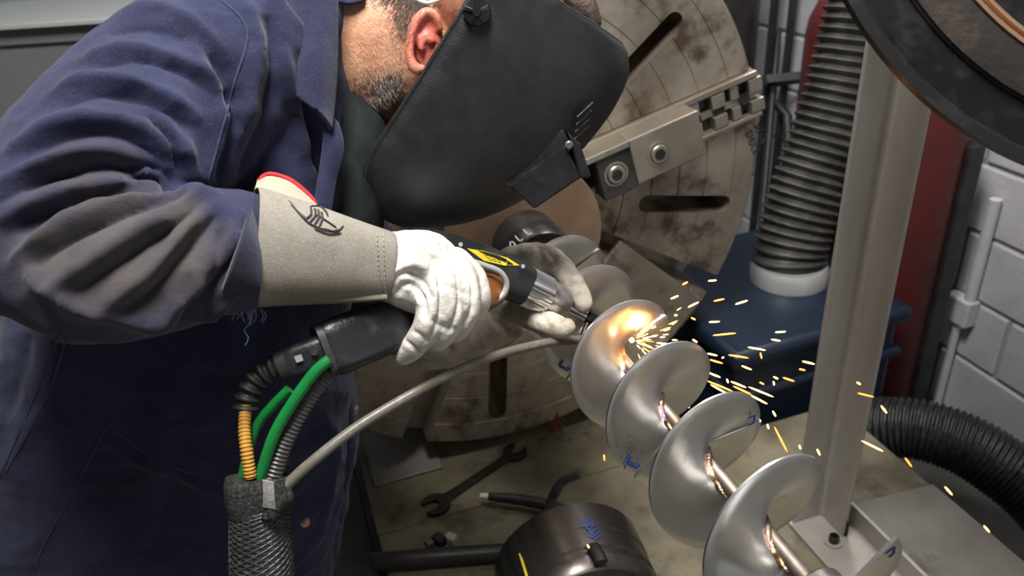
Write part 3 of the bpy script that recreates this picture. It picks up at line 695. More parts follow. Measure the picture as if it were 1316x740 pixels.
# black pipe rack
rk = thing('pipe_rack', (1.3, 2.3, 0), 'black tube rack standing in front of the block wall', 'rack')
def vbar(px, py, d, w, zt, name='upright', z0=0.0):
    c = W(px, py, d); MB().box((c.x, c.y, (zt + z0) / 2), (w, w, zt - z0)).build(name, M['blacksteel'], rk, smooth=False, bevel=0.003); return c
c1 = vbar(1222, 300, 2.15, 0.05, 1.02)
c2 = vbar(989, 70, 2.75, 0.022, 2.0)
c3 = vbar(1012, 70, 2.75, 0.022, 2.0)
c4 = W(1165, 155, 2.05); c5 = W(1262, 148, 2.05)
MB().tube([W(1120, 158, 2.12), W(1250, 146, 2.12)], 0.021, 4, up=(0, 0, 1)).build('cross_bar', M['conduit'], rk, smooth=False)
MB().tube([W(984, 104, 2.74), W(1034, 99, 2.74)], 0.022, 4, up=(0, 0, 1)).build('cross_bar', M['blacksteel'], rk, smooth=False)
MB().tube([W(1000, 40, 2.8), W(985, 215, 2.8), W(975, 330, 2.8)], 0.012, 12).build('hanging_cable', M['rubber'], rk)
MB().tube([W(996, 130, 2.8), W(1012, 150, 2.8), W(1016, 230, 2.7), W(985, 330, 2.6)], 0.018, 12).build('hanging_cable', M['rubber'], rk)
# conduit and switch box on the block wall
wc = onplane(1232, 398, 0, WX - 0.03)
sw = thing('switch_box', (WX, wc.y, wc.z), 'white wall switch box with conduit on the block wall', 'switch')
MB().box((WX - 0.022, wc.y, wc.z), (0.045, 0.085, 0.085)).build('box', M['block'], sw, smooth=False, bevel=0.006)
MB().tube([(WX - 0.02, wc.y, 0.0), (WX - 0.02, wc.y, wc.z - 0.04)], 0.012, 16, up=(1, 0, 0)).build('conduit', M['block'], sw)
MB().tube([(WX - 0.02, wc.y - 0.02, wc.z + 0.04), (WX - 0.02, wc.y - 0.02, wc.z + 0.36)], 0.016, 16, up=(1, 0, 0)).build('conduit', M['block'], sw)
# pale pipe leaning in the corner behind the dark red cylinder
tag(MB().tube([W(1138, 520, 2.38), W(1156, 400, 2.38), W(1180, 190, 2.38)], 0.022, 16).build('pale_pipe', M['bluewall']), 'pale pipe leaning behind the dark red cylinder', 'pipe')

# black round hood in the upper right foreground
hc = W(1503, -223, 0.80); hax = -Vector(RC[:, 2])
hd_ = thing('extraction_hood', hc, 'large round black extraction hood hanging in the upper right', 'hood')
k = 0.80 / 1000
seg = 120
MB().lathe([(464 * k, -0.012), (471 * k, -0.008), (470 * k, 0.0), (458 * k, 0.004), (450 * k, -0.004)], hc, hax, seg).build('outer_rim', M['hood'], hd_)
MB().lathe([(452 * k, -0.004), (440 * k, -0.045), (415 * k, -0.055), (404 * k, -0.02), (398 * k, 0.0)], hc, hax, seg).build('recess', M['hood'], hd_)
MB().lathe([(400 * k, -0.01), (396 * k, 0.004), (375 * k, 0.012), (352 * k, 0.016), (348 * k, 0.01)], hc, hax, seg).build('rusty_ring', M['rustblack'], hd_)
MB().lathe([(351 * k, 0.010), (350 * k, 0.0185), (347 * k, 0.0195), (345 * k, 0.0185), (343.5 * k, 0.015)], hc, hax, seg).build('trim_band', M['copper'], hd_)
MB().lathe([(340.5 * k, 0.012), (340 * k, 0.0205), (338 * k, 0.021), (336 * k, 0.02)], hc, hax, seg).build('trim_band', M['copper'], hd_)
MB().lathe([(343 * k, 0.012), (335 * k, 0.02), (290 * k, 0.035), (200 * k, 0.055), (60 * k, 0.065), (1 * k, 0.066)], hc, hax, seg).build('dome', M['hood'], hd_)
MB().lathe([(467 * k, -0.006), (400 * k, -0.06), (300 * k, -0.11), (90 * k, -0.16), (90 * k, -0.30)], hc, hax, 64).build('back_cone', M['hood'], hd_)
# ------------------------------------------------------------------ the welder
pe = thing('person', Vector((-0.42, 0.95, 0.0)), 'person in navy coveralls bending over the auger with a welding torch', 'person')

# head and neck: one continuous surface
EF = Vector((0.86, 0.52, 0)); ED = Vector((-0.52, 0.86, 0))          # forward / down of the face, in the viewing plane
HO = W(612, 12, 1.03)                                                # the head, at the helmet's pivot
cxv, cyv = Vector(RC[:, 0]), Vector(RC[:, 1])
HL = -viewdir(HO)                                                    # the man's right, towards the photographer
HF = (cxv * EF.x + cyv * EF.y); HF = (HF - HL * HF.dot(HL)).normalized()
HD = HL.cross(HF).normalized()
if HD.dot(cxv * ED.x + cyv * ED.y) < 0: HD = -HD
K = 1.03 / 1000.0
def hp3(f, d, l=0.0): return HO + HF * f * K + HD * d * K + HL * l     # f, d in millimetre-like units at the head's distance
hr = Matrix((HF, HD, HL)).transposed()
b = MB()
b.ball(hp3(10, -35, 0), (0.100, 0.092, 0.077), hr, 32, 20)            # skull
b.ball(hp3(60, 40, 0), (0.062, 0.085, 0.062), hr, 28, 16)             # face
b.ball(hp3(62, 118, 0), (0.040, 0.030, 0.040), hr, 20, 12)            # chin
b.capsules([(hp3(-8, 72, 0.050), 0.020), (hp3(25, 108, 0.038), 0.020), (hp3(62, 122, 0.0), 0.020)])
b.capsules([(hp3(-8, 72, -0.050), 0.020), (hp3(25, 108, -0.038), 0.020), (hp3(62, 122, 0.0), 0.020)])
b.capsules([(hp3(112, -5, 0), 0.010), (hp3(126, 28, 0), 0.013), (hp3(120, 42, 0), 0.012)])   # nose
b.ball(hp3(112, 72, 0), (0.014, 0.006, 0.024), hr, 12, 8); b.ball(hp3(111, 84, 0), (0.014, 0.007, 0.022), hr, 12, 8)   # lips
b.capsules([(hp3(104, -14, 0.045), 0.010), (hp3(112, -18, 0.02), 0.010)]); b.capsules([(hp3(104, -14, -0.045), 0.010), (hp3(112, -18, -0.02), 0.010)])
for sg in (1, -1): b.ball(hp3(100, 4, 0.033 * sg), 0.0125, None, 14, 8)
nk = [(395, 50, 1.09), (440, 62, 1.08), (490, 62, 1.072), (545, 44, 1.06), (590, 20, 1.05)]
b.tube(pathW(nk, 5), lin([(0.110, 0.082), (0.108, 0.080), (0.103, 0.076), (0.088, 0.064), (0.06, 0.06)], 5), 40, power=2.3)
b.capsules([(W(440, 128, 1.062), 0.030), (W(475, 126, 1.060), 0.032), (W(505, 108, 1.055), 0.034)])   # throat and jowl
# ears
for sg in (1, -1):
    ec = lambda f, d, l: hp3(f, d, sg * l)
    helix = [ec(-48, 6, .074), ec(-62, 2, .082), ec(-74, 8, .088), ec(-82, 24, .091), ec(-80, 42, .090), ec(-70, 56, .086), ec(-58, 66, .080)]
    if sg == 1:
        helix = [W(566, 40, .955), W(560, 22, .948), W(547, 16, .945), W(534, 30, .944), W(527, 52, .945), W(527, 72, .948), W(533, 88, .953), W(546, 88, .958)]
        inner = [W(556, 56, .953), W(548, 44, .951), W(542, 52, .951), W(541, 66, .953)]
        b.tube(catmull(helix, 5), lin([.0048, .0062, .0068, .0065, .006, .0058, .0075, .006], 5), 12)
        b.tube(catmull(inner, 4), 0.0042, 10)
        b.tube([W(548, 54, .962), W(549, 58, .985)], [(0.024, 0.034), (0.020, 0.030)], 18)
        b.ball(W(548, 54, .958), (0.018, 0.030, 0.0035), frame(-viewdir(W(548, 54, .958)), cxv), 16, 8)
    else:
        b.tube(catmull(helix, 4), 0.006, 10)
head = remesh(b, 0.0026, 7, 0.5)
body = mesh_object('body', head, M['skin'], pe)
patch(M['skin'], W(545, 50, .95), 0.046, (0.58, 0.10, 0.08), 0.6, 0.15, strength=0.8)
patch(M['skin'], W(478, 132, 1.0), 0.052, (0.16, 0.085, 0.065), 0.7, 0.3, 60, strength=0.6)
# hair, beard, fine neck hairs: short tapering strands set on the skin
bm = bmesh.new(); bm.from_mesh(head); hb = BVHTree.FromBMesh(bm); bm.free()
def strands(name, blobs, n, length, width, flow, m, jitter=0.5):
    mb = MB()
    for _ in range(n):
        x0_, y0_, sx_, sy_ = random.choice(blobs); px, py = random.gauss(x0_, sx_), random.gauss(y0_, sy_)
        hit, nn, _, _ = hb.ray_cast(Vector(CAM), (W(px, py, 1) - Vector(CAM)).normalized())
        if hit is None: continue
        fl = cxv * flow[0] + cyv * flow[1] + (cxv * random.uniform(-1, 1) + cyv * random.uniform(-1, 1)) * jitter
        fl = (fl - nn * fl.dot(nn)).normalized(); L_ = length * random.uniform(0.5, 1.3); side = fl.cross(nn).normalized() * width
        a = hit - nn * 0.0005; t1 = a + fl * L_ * 0.5 + nn * L_ * 0.2; t2 = a + fl * L_ + nn * L_ * 0.2
        mb.add([a - side, a + side, t1 + side * 0.7, t1 - side * 0.7, t2], [(0, 1, 2, 3), (3, 2, 4)])
    o = mb.build(name, m, pe, smooth=False); o['kind'] = 'stuff'; return o
strands('beard', [(495, 118, 11, 12), (480, 135, 12, 12), (505, 105, 10, 9), (470, 120, 12, 14)], 1700, 0.008, 0.00017, (-.4, .9), M['hair'])
strands('grey_beard', [(500, 108, 10, 9), (488, 122, 14, 12)], 240, 0.010, 0.00016, (.3, .9), M['greyhair'])
strands('hairline', [(525, -4, 14, 10), (505, -6, 18, 8), (520, 22, 7, 16), (545, 2, 8, 5)], 1700, 0.010, 0.00022, (-.5, .7), M['hair'])
strands('neck_hair', [(480, 55, 26, 34), (460, 95, 18, 24)], 700, 0.009, 0.00013, (.5, .8), M['fairhair'])
strands('neck_stubble', [(500, 50, 20, 30), (465, 125, 18, 14)], 500, 0.006, 0.00011, (.4, .8), M['hair'])
# cropped hair on the crown
mb = MB(); mb.ball(hp3(2, -50, 0), (0.101, 0.088, 0.079), hr, 36, 22); cap = remesh(mb, 0.004, 2)
mesh_object('hair', cap, M['hair'], pe)
mb = MB(); mb.capsules([(W(728, -18, 1.01), 0.016), (W(748, 4, 1.0), 0.018), (W(760, 28, 1.005), 0.014)]); mesh_object('fringe', remesh(mb, 0.003, 4), M['hair'], pe)
# pale side arm of the safety glasses
tag(MB().tube(pathW([(528, -6, .952), (545, 3, .95), (560, 1, .95), (580, -10, .955)], 4), [(0.0022, 0.002)] * 13, 8).build('glasses_arm', M['palepaint'], pe), 'pale side arm of safety glasses')

# coveralls: torso, both sleeves, trousers - one continuous cloth surface
b = MB()
tor = [(392, -150, 1.16), (372, -30, 1.14), (350, 60, 1.13), (330, 180, 1.13), (300, 300, 1.14), (245, 420, 1.17), (222, 540, 1.24), (203, 660, 1.31), (190, 780, 1.37)]
b.tube(pathW(tor, 5), lin([(0.04, 0.10), (0.10, 0.19), (0.125, 0.205), (0.145, 0.195), (0.185, 0.185), (0.252, 0.180), (0.296, 0.180), (0.312, 0.185), (0.31, 0.18)], 5), 40, power=2.3)
b.capsules([(W(330, 40, 0.99), 0.085), (W(345, 20, 1.14), 0.11), (W(385, 30, 1.31), 0.09)])                       # shoulder girdle
b.tube(pathW([(345, 30, .985), (290, 78, .955), (215, 145, .905), (140, 215, .862), (82, 278, .832), (50, 322, .82)], 5),
       lin([(0.085, 0.085), (0.106, 0.09), (0.110, 0.085), (0.104, 0.08), (0.094, 0.075), (0.080, 0.07)], 5), 32)
b.ball(W(48, 318, .825), 0.078)
b.tube(pathW([(30, 322, .82), (105, 342, .818), (180, 338, .828), (250, 326, .850), (300, 320, .872), (330, 319, .888)], 5),
       lin([(0.066, 0.064), (0.078, 0.072), (0.082, 0.072), (0.074, 0.066), (0.064, 0.060), (0.060, 0.057)], 5), 32)
# far (left) arm
b.capsules([(W(392, 40, 1.32), 0.085), (W(440, 200, 1.42), 0.075), (W(470, 370, 1.48), 0.065), (W(540, 425, 1.42), 0.058)])
# hips and legs to the floor
hipc = W(195, 775, 1.37)
for sg in (-1, 1):
    base = Vector((hipc.x - 0.03, hipc.y + 0.13 * sg, 0.06))
    b.capsules([(hipc + Vector((0, 0.10 * sg, 0.02)), 0.13), (Vector((hipc.x + 0.01, hipc.y + 0.12 * sg, 0.5)), 0.095), (base, 0.075)])
cov = remesh(b, 0.0044, 5, 0.5)
folds = [
 # upper sleeve
 ([(112, 78), (165, 62), (235, 78), (292, 112)], 0.007, 0.012), ([(125, 92), (175, 80), (235, 96), (280, 128)], -0.006, 0.010),
 ([(60, 128), (105, 104), (165, 104), (218, 124), (258, 152)], 0.008, 0.012), ([(80, 140), (130, 124), (185, 132), (240, 165)], -0.007, 0.011),
 ([(8, 198), (70, 160), (125, 150), (185, 166), (235, 198)], 0.009, 0.012), ([(30, 205), (90, 176), (150, 174), (215, 208)], -0.008, 0.011),
 ([(0, 238), (60, 205), (122, 194), (168, 206), (220, 242)], 0.010, 0.012), ([(30, 244), (90, 220), (150, 212), (205, 236), (228, 248)], -0.013, 0.012),
 ([(250, 60), (275, 110), (285, 165), (258, 235)], 0.008, 0.013), ([(268, 70), (294, 120), (300, 170), (282, 232)], -0.014, 0.012),
 ([(160, 20), (200, 12), (250, 30), (290, 70)], 0.007, 0.013), ([(140, 45), (190, 36), (240, 52)], -0.006, 0.012),
 # elbow and forearm
 ([(0, 285), (60, 250), (130, 236), (190, 240), (226, 243)], 0.010, 0.012), ([(15, 298), (80, 268), (150, 250), (215, 252)], -0.010, 0.011),
 ([(15, 332), (85, 288), (160, 262), (215, 252), (260, 250)], 0.011, 0.012), ([(40, 340), (110, 298), (180, 268), (240, 258)], -0.010, 0.010),
 ([(60, 372), (140, 322), (200, 284), (248, 258), (282, 252)], 0.011, 0.013), ([(95, 375), (160, 332), (215, 294), (258, 268)], -0.010, 0.011),
 ([(120, 402), (188, 352), (232, 304), (266, 268)], 0.010, 0.013), ([(160, 400), (210, 358), (248, 312), (276, 276)], -0.010, 0.011),
 ([(185, 420), (250, 372), (288, 320), (312, 276)], 0.010, 0.013), ([(225, 414), (270, 372), (304, 326), (322, 290)], -0.011, 0.011),
 ([(268, 408), (300, 372), (326, 330)], 0.008, 0.010), ([(30, 350), (90, 388), (160, 408), (230, 412)], 0.008, 0.013),
 # chest
 ([(318, 5), (332, 60), (318, 140), (285, 232)], 0.008, 0.011), ([(345, 20), (352, 90), (340, 160), (312, 225)], -0.010, 0.013),
 ([(362, 60), (372, 120), (392, 190), (408, 245)], 0.008, 0.012), ([(388, 130), (402, 190), (416, 240)], -0.009, 0.009),
 # skirt of the coverall
 ([(80, 430), (60, 520), (0, 610)], 0.003, 0.016), ([(40, 430), (20, 500), (0, 560)], -0.004, 0.02), ([(130, 560), (200, 600), (290, 640)], 0.005, 0.010),
 ([(400, 500), (430, 580), (405, 700)], 0.008, 0.02), ([(250, 470), (230, 600), (190, 720)], -0.008, 0.03), ([(450, 520), (448, 600), (430, 720)], -0.008, 0.012)]
folds += [([(150, 215), (185, 214), (214, 226), (228, 246)], -0.014, 0.008), ([(160, 232), (196, 232), (222, 250)], -0.012, 0.006), ([(176, 222), (205, 222), (226, 238)], 0.008, 0.006),
 ([(205, 150), (236, 190), (246, 232)], 0.008, 0.010), ([(188, 150), (222, 190), (236, 236)], -0.009, 0.009), ([(0, 262), (50, 232), (110, 222)], -0.006, 0.008),
 ([(196, 300), (206, 290), (222, 286), (236, 274)], 0.008, 0.007), ([(300, 300), (296, 340), (280, 380)], 0.008, 0.008), ([(285, 296), (280, 330), (262, 362)], -0.010, 0.008)]
folds = [(p_, h_ * 1.35, w_ * 0.74) for p_, h_, w_ in folds]
add_folds(cov, folds)
co, no = mesh_np(cov)
dn = np.array([(0.35 - abs(mnoise.noise(Vector((p[0] * 9, p[1] * 9, p[2] * 15))))) * 0.009 + (0.3 - abs(mnoise.noise(Vector(p) * 27.0 + Vector((3, 7, 1))))) * 0.0035 + mnoise.noise(Vector(p) * 60.0) * 0.0007 for p in co])
set_np(cov, co + no * dn[:, None])
covo = mesh_object('coverall', cov, M['navy'], pe)
for px, py, d, r_, c_ in ((70, 340, .75, .10, (.075, .064, .055)), (170, 345, .755, .11, (.088, .074, .060)), (250, 345, .79, .075, (.075, .062, .052)), (170, 130, .83, .022, (.12, .085, .05)), (120, 240, .78, .07, (.07, .06, .055)), (210, 290, .79, .06, (.085, .07, .055))):
    patch(M['navy'], W(px, py, d), r_, c_, 0.8, 0.5, 26, 0.75)
bm = bmesh.new(); bm.from_mesh(cov); cb_ = BVHTree.FromBMesh(bm); bm.free()
def onto(px, py, lift=0.001, bvh=None):
    hit, nn, _, _ = (bvh or cb_).ray_cast(Vector(CAM), (W(px, py, 1) - Vector(CAM)).normalized())
    return None if hit is None else hit - viewdir(hit) * lift
def seam_line(pts, name='seam', r_=0.0014, m='seam', bvh=None, parent=covo):
    pp = [onto(q.x, q.y, 0.0008, bvh) for q in catmull([Vector((p[0], p[1], 0)) for p in pts], 6)]
    pp = [p for p in pp if p is not None]
    if len(pp) > 2: MB().tube(pp, [(r_, r_ * 0.6)] * len(pp), 6).build(name, M[m], parent)
seam_line([(285, 0), (318, 40), (300, 110), (290, 150), (266, 238)], 'armhole_seam', 0.0012)
seam_line([(78, 425), (40, 520), (0, 612)], 'pocket_seam'); seam_line([(86, 430), (60, 510), (8, 605)], 'pocket_seam')
seam_line([(138, 545), (170, 570), (210, 595), (290, 622)], 'pocket_seam'); seam_line([(138, 545), (100, 620), (50, 715), (55, 745)], 'pocket_seam')
seam_line([(395, 740), (432, 660), (452, 590), (462, 520)], 'placket_seam', 0.002)
for px, py in ((392, 671), (456, 527)):
    p = onto(px, py, 0.001)
    if p is not None:
        o = MB().lathe([(0.0075, -0.001), (0.0085, 0.001), (0.0075, 0.0026), (0.005, 0.0022), (0.003, 0.0034), (0.0003, 0.0034)], p, -viewdir(p), 24).build('snap_button', M['weld'], covo)
# collar and lapel
def sheet(rows, name, m, parent, thick=0.004, n=6):
    """rows: rows of (px,py,d) - a stitched cloth flap"""
    rws = [pathW(r_, n) for r_ in rows]; cols = len(rws[0])
    cols_c = [catmull([r_[i] for r_ in rws], n) for i in range(cols)]
    rings = [[cols_c[i][k] for i in range(cols)] for k in range(len(cols_c[0]))]
    return MB().rings(rings, closed=False).build(name, m, parent, solid=thick, auto=80)
lap = sheet([[(362, -30, .955), (395, -30, .93), (434, -30, .955)], [(371, 35, .95), (402, 30, .93), (433, 30, .955)], [(371, 80, .94), (404, 82, .925), (432, 90, .955)], [(374, 114, .935), (404, 130, .925), (428, 140, .95)], [(382, 120, .935), (408, 142, .925), (425, 166, .94)]], 'collar', M['navy'], pe, 0.006)
sheet([[(412, 140, .95), (425, 150, .955), (434, 160, .96)], [(416, 175, .95), (428, 182, .95), (441, 192, .958)], [(412, 215, .955), (420, 225, .955), (431, 232, .965)], [(404, 262, .96), (412, 270, .96), (424, 275, .97)]], 'placket', M['navy'], pe, 0.006)
b = MB(); b.tube(pathW([(446, 130, 1.075), (456, 170, 1.06), (458, 220, 1.05), (454, 300, 1.06)], 6), lin([(0.030, .05), (.044, .05), (.042, .05), (.040, .05)], 6), 24); mesh_object('shirt', remesh(b, 0.004, 4), M['shirt'], pe)
sheet([[(428, -20, .985), (450, -14, .985), (472, -16, .99)], [(430, 2, .985), (448, 6, .98), (468, 2, .985)]], 'collar_band', M['navy'], pe, 0.006)
# frayed cuff of the right sleeve
b = MB()
ring0 = pathW([(268, 385, .835), (292, 372, .830), (312, 330, .828), (318, 285, .832)], 4)
sheet([[(276, 402, .852), (290, 360, .80), (312, 300, .80), (322, 262, .842)], [(304, 402, .866), (314, 366, .815), (325, 312, .812), (328, 270, .852)], [(330, 398, .876), (334, 372, .826), (333, 330, .822), (331, 292, .845)]], 'sleeve_cuff', M['navy'], pe, 0.005)
for k in range(16):
    px = 300 + 34 * random.random(); py = 392 + 8 * random.random(); l_ = random.uniform(8, 22)
    MB().tube(pathW([(px, py, .862), (px + random.uniform(-6, 8), py + l_ * 0.5, .86), (px + random.uniform(-8, 8), py + l_, .862)], 4), 0.0006, 5).build('frayed_thread', M['thread'], pe)
MB().tube(pathW([(318, 395, .862), (322, 412, .86), (314, 424, .86), (319, 434, .86), (315, 444, .86)], 5), 0.0008, 5).build('frayed_thread', M['thread'], pe)
# boots
for sg in (-1, 1):
    bx_ = hipc.x - 0.02; by_ = hipc.y + 0.13 * sg
    mb = MB(); mb.capsules([(Vector((bx_ - 0.04, by_, 0.05)), 0.048), (Vector((bx_ + 0.06, by_, 0.05)), 0.050), (Vector((bx_ + 0.17, by_, 0.045)), 0.044)]); mb.capsules([(Vector((bx_ - 0.02, by_, 0.06)), 0.055), (Vector((bx_ - 0.02, by_, 0.16)), 0.058)])
    mesh_object('boot', remesh(mb, 0.006, 3), M['rubber'], pe)

# ------------------------------------------------------------------ gloves
def glove(pieces, voxel, folds_, m, name='glove', sm=4):
    b = MB()
    for pc_ in pieces: b.capsules([(W(x, y, d), r_) for x, y, d, r_ in pc_]) if isinstance(pc_, list) else pc_(b)
    me = remesh(b, voxel, sm, 0.5); add_folds(me, folds_)
    co, no = mesh_np(me); dn = np.array([(0.3 - abs(mnoise.noise(Vector((p[0] * 42, p[1] * 42, p[2] * 20))))) * 0.0026 + mnoise.noise(Vector(p) * 110) * 0.0005 for p in co]); set_np(me, co + no * dn[:, None])
    return mesh_object(name, me, m, pe)
rg = glove([
   [(496, 342, .945, .042), (530, 350, .955, .044)],
   [(512, 332, .95, .034), (545, 338, .955, .034), (574, 348, .972, .028)],
   [(505, 355, .945, .032), (545, 370, .952, .034), (580, 372, .965, .030)],
   [(586, 334, .985, .017), (609, 360, .978, .0175), (613, 388, .978, .017), (600, 408, 1.000, .016), (588, 412, 1.025, .015)],       # index
   [(566, 324, .972, .0185), (594, 354, .955, .0185), (598, 396, .952, .018), (584, 424, .975, .017), (570, 424, 1.005, .015)],      # middle
   [(548, 320, .962, .0185), (574, 358, .940, .0185), (577, 404, .938, .0175), (562, 434, .958, .0165), (548, 432, .985, .014)],         # ring
   [(530, 326, .955, .018), (552, 368, .930, .0178), (551, 412, .928, .017), (534, 442, .942, .0155), (519, 456, .955, .013)],         # little
   [(520, 318, .975, .022), (558, 318, 1.02, .020), (592, 340, 1.07, .017), (622, 352, 1.10, .015)],                                # thumb over the far side
   ], 0.0026, [
   ([(560, 304), (584, 342), (590, 392), (574, 430)], -0.006, 0.0040), ([(580, 320), (604, 352), (608, 392), (594, 420)], -0.006, 0.0038),
   ([(540, 312), (564, 352), (566, 404), (550, 440)], -0.006, 0.0042),
   ([(552, 330), (575, 338), (598, 352)], -0.0018, 0.004), ([(560, 366), (584, 372), (612, 380)], -0.0015, 0.0035), ([(572, 330), (586, 352), (592, 384)], 0.0018, 0.0035), ([(552, 332), (568, 358), (572, 396)], 0.0018, 0.0035), ([(590, 340), (604, 362), (610, 390)], 0.0015, 0.003),
   ([(505, 362), (520, 350), (540, 358), (556, 385)], -0.009, 0.0055), ([(506, 378), (526, 366), (542, 384), (546, 408)], -0.009, 0.005), ([(508, 350), (532, 340), (556, 350)], 0.005, 0.006), ([(515, 372), (530, 372), (540, 392)], 0.005, 0.004),
   ([(504, 310), (514, 325), (510, 345)], -0.005, 0.005), ([(520, 300), (534, 316), (530, 338)], 0.004, 0.005), ([(512, 300), (526, 320), (520, 345)], -0.004, 0.004), ([(545, 318), (556, 332), (552, 350)], -0.003, 0.004), ([(556, 410), (570, 420), (588, 424)], -0.004, 0.0035), ([(520, 438), (532, 446), (538, 456)], -0.0035, 0.003), ([(530, 425), (542, 432), (550, 440)], -0.0035, 0.003)], M['leather'])
rg['label'] = 'white leather right glove gripping the torch handle'
# gauntlet cuff of the right glove
def cuff_ring(px, py, d, ra, rb, n=28):
    return (W(px, py, d), ra, rb)
cu = [(322, 318, .880, .070, .064), (345, 320, .888, .066, .062), (400, 328, .906, .058, .056), (450, 336, .925, .050, .050), (492, 341, .943, .043, .043), (502, 342, .946, .041, .041)]
b = MB(); pts = [W(x, y, d) for x, y, d, _, _ in cu]
rings_o, rings_i = [], []
def ring_at(i, dr):
    p = pts[i]; t = (pts[min(i + 1, len(pts) - 1)] - pts[max(i - 1, 0)]).normalized(); a = t.cross(viewdir(p)).normalized(); c_ = a.cross(t).normalized()
    ra, rb = cu[i][3] + dr, cu[i][4] + dr; out = []
    for k in range(40):
        w = 2 * math.pi * k / 40; cw, sw = math.cos(w), math.sin(w); e = 2 / 2.6
        out.append(p + a * ra * math.copysign(abs(cw) ** e, cw) + c_ * rb * math.copysign(abs(sw) ** e, sw))
    return out
n_ = len(cu)
b.rings([ring_at(i, 0) for i in range(n_)] + [ring_at(i, -0.004) for i in reversed(range(n_))] + [ring_at(0, 0)], caps=False)
cuff = b.build('cuff', M['suede'], rg, subsurf=2, weld=True, auto=80)
bm = bmesh.new(); tmp = bpy.data.meshes.new('t'); tmp.from_pydata([tuple(v) for v in b.v], [], b.f); bm.from_mesh(tmp); kb = BVHTree.FromBMesh(bm); bm.free()
patch(M['suede'], W(430, 372, .90), 0.055, (0.19, 0.165, 0.125), 0.8, 0.5, 30, 0.8); patch(M['suede'], W(370, 330, .86), 0.04, (0.25, 0.22, 0.175), 0.8, 0.5, 30, 0.7)
# bound edges: rolled seam along the lower side, stitched seam at the wrist
MB().tube(pathW([(338, 388, .868), (380, 386, .875), (440, 384, .892), (497, 381, .912)], 6), [(0.0035, 0.003)] * 19, 8).build('rolled_seam', M['suede'], cuff)
for dx in (0, 8):
    mb = MB()
    for k in range(13):
        py = 300 + 6.2 * k; q0 = onto(486 + dx + 0.03 * (py - 340), py, 0.0012, kb); q1 = onto(486 + dx + 0.03 * (py - 340), py + 3.6, 0.0012, kb)
        if q0 is not None and q1 is not None: mb.tube([q0, (q0 + q1) / 2, q1], 0.0006, 5)
    if mb.v: mb.build('stitching', M['lining'], cuff)
# the far half of the gauntlet mouth with its lining and red binding
sheet([[(332, 232, .925), (345, 224, .93), (372, 232, .935), (406, 262, .94)], [(326, 250, .905), (350, 252, .91), (378, 262, .915), (408, 276, .925)]], 'lining_flap', M['lining'], cuff, 0.005)
MB().tube(pathW([(333, 234, .923), (338, 227, .925), (350, 224, .928), (374, 232, .933), (396, 250, .937), (405, 262, .938), (406, 272, .936)], 6), 0.0030, 10).build('red_binding', M['redbind'], cuff)
# printed wing emblem on the cuff
def on_cuff(u_, v_):
    px = 366 + u_ * 75 + v_ * 6; py = 262 + u_ * 30 - v_ * 24
    return onto(px, py, 0.0012, kb)
def printed(polys, name, wd):
    mb = MB()
    for poly in polys:
        pp = [on_cuff(*q) for q in poly]
        if None in pp: continue
        pp = catmull(pp, 4); mb.tube(pp, [(wd * (1 if 0 < i < len(pp) - 1 else 0.3), 0.0003) for i in range(len(pp))], 6)
    if mb.v: mb.build(name, M['blackmark'], cuff)
printed([[(0.05, .25), (.3, -.25), (.55, -.5), (.9, -.35), (1.0, .1)], [(.5, .1), (.7, .0), (.9, -.15)], [(.55, -.62), (.8, -.62), (1.0, -.3)]], 'wing_emblem', 0.0011)
printed([[(.42, .35), (.45, 0), (.38, -.35)], [(.48, .4), (.52, .05), (.46, -.4)], [(.54, .4), (.58, .05), (.54, -.42)], [(.60, .35), (.64, .05), (.62, -.4)], [(.40, .35), (.55, .55), (.66, .45), (.72, .25)], [(.7, -.45), (.85, -.4), (.95, -.2)], [(.1, .1), (.25, -.15), (.38, -.3)]], 'wing_feathers', 0.0013)
# left glove steadying the nozzle
lg_ = glove([
   [(660, 372, 1.235, .036), (668, 350, 1.225, .038)], [(640, 400, 1.26, .036), (660, 380, 1.235, .040)],
   [(660, 340, 1.215, .030), (688, 334, 1.195, .028)],
   [(676, 330, 1.20, .022), (706, 332, 1.185, .020), (728, 352, 1.170, .0185), (742, 374, 1.160, .017), (750, 390, 1.155, .0145)],            # index
   [(690, 350, 1.225, .021), (730, 372, 1.215, .019), (742, 400, 1.20, .017), (733, 418, 1.185, .015)],                                      # middle
   [(680, 368, 1.235, .020), (714, 394, 1.225, .018), (722, 416, 1.205, .016)],                                                             # ring
   [(668, 388, 1.24, .019), (694, 412, 1.225, .017), (704, 424, 1.205, .014)],                                                              # little
   [(660, 396, 1.215, .024), (676, 402, 1.165, .022), (700, 414, 1.125, .019), (720, 421, 1.110, .0165), (729, 420, 1.105, .013)],                # thumb
   ], 0.003, [([(700, 320), (716, 340), (710, 352)], -0.003, 0.005), ([(688, 312), (696, 330), (690, 345)], -0.0025, 0.006), ([(725, 345), (735, 352), (745, 352)], -0.002, 0.004), ([(690, 400), (700, 408), (704, 420)], -0.003, 0.004), ([(668, 318), (680, 326), (690, 322)], 0.002, 0.006)], M['leather2'], 'glove')
lg_['label'] = 'soiled leather left glove steadying the nozzle'
b = MB(); b.tube(pathW([(650, 402, 1.25), (620, 420, 1.29), (585, 430, 1.34), (545, 432, 1.40)], 5), lin([(.044, .044), (.050, .05), (.056, .056), (.062, .062)], 5), 28)
b.build('cuff', M['brownplate'] if False else M['leather2'], lg_)
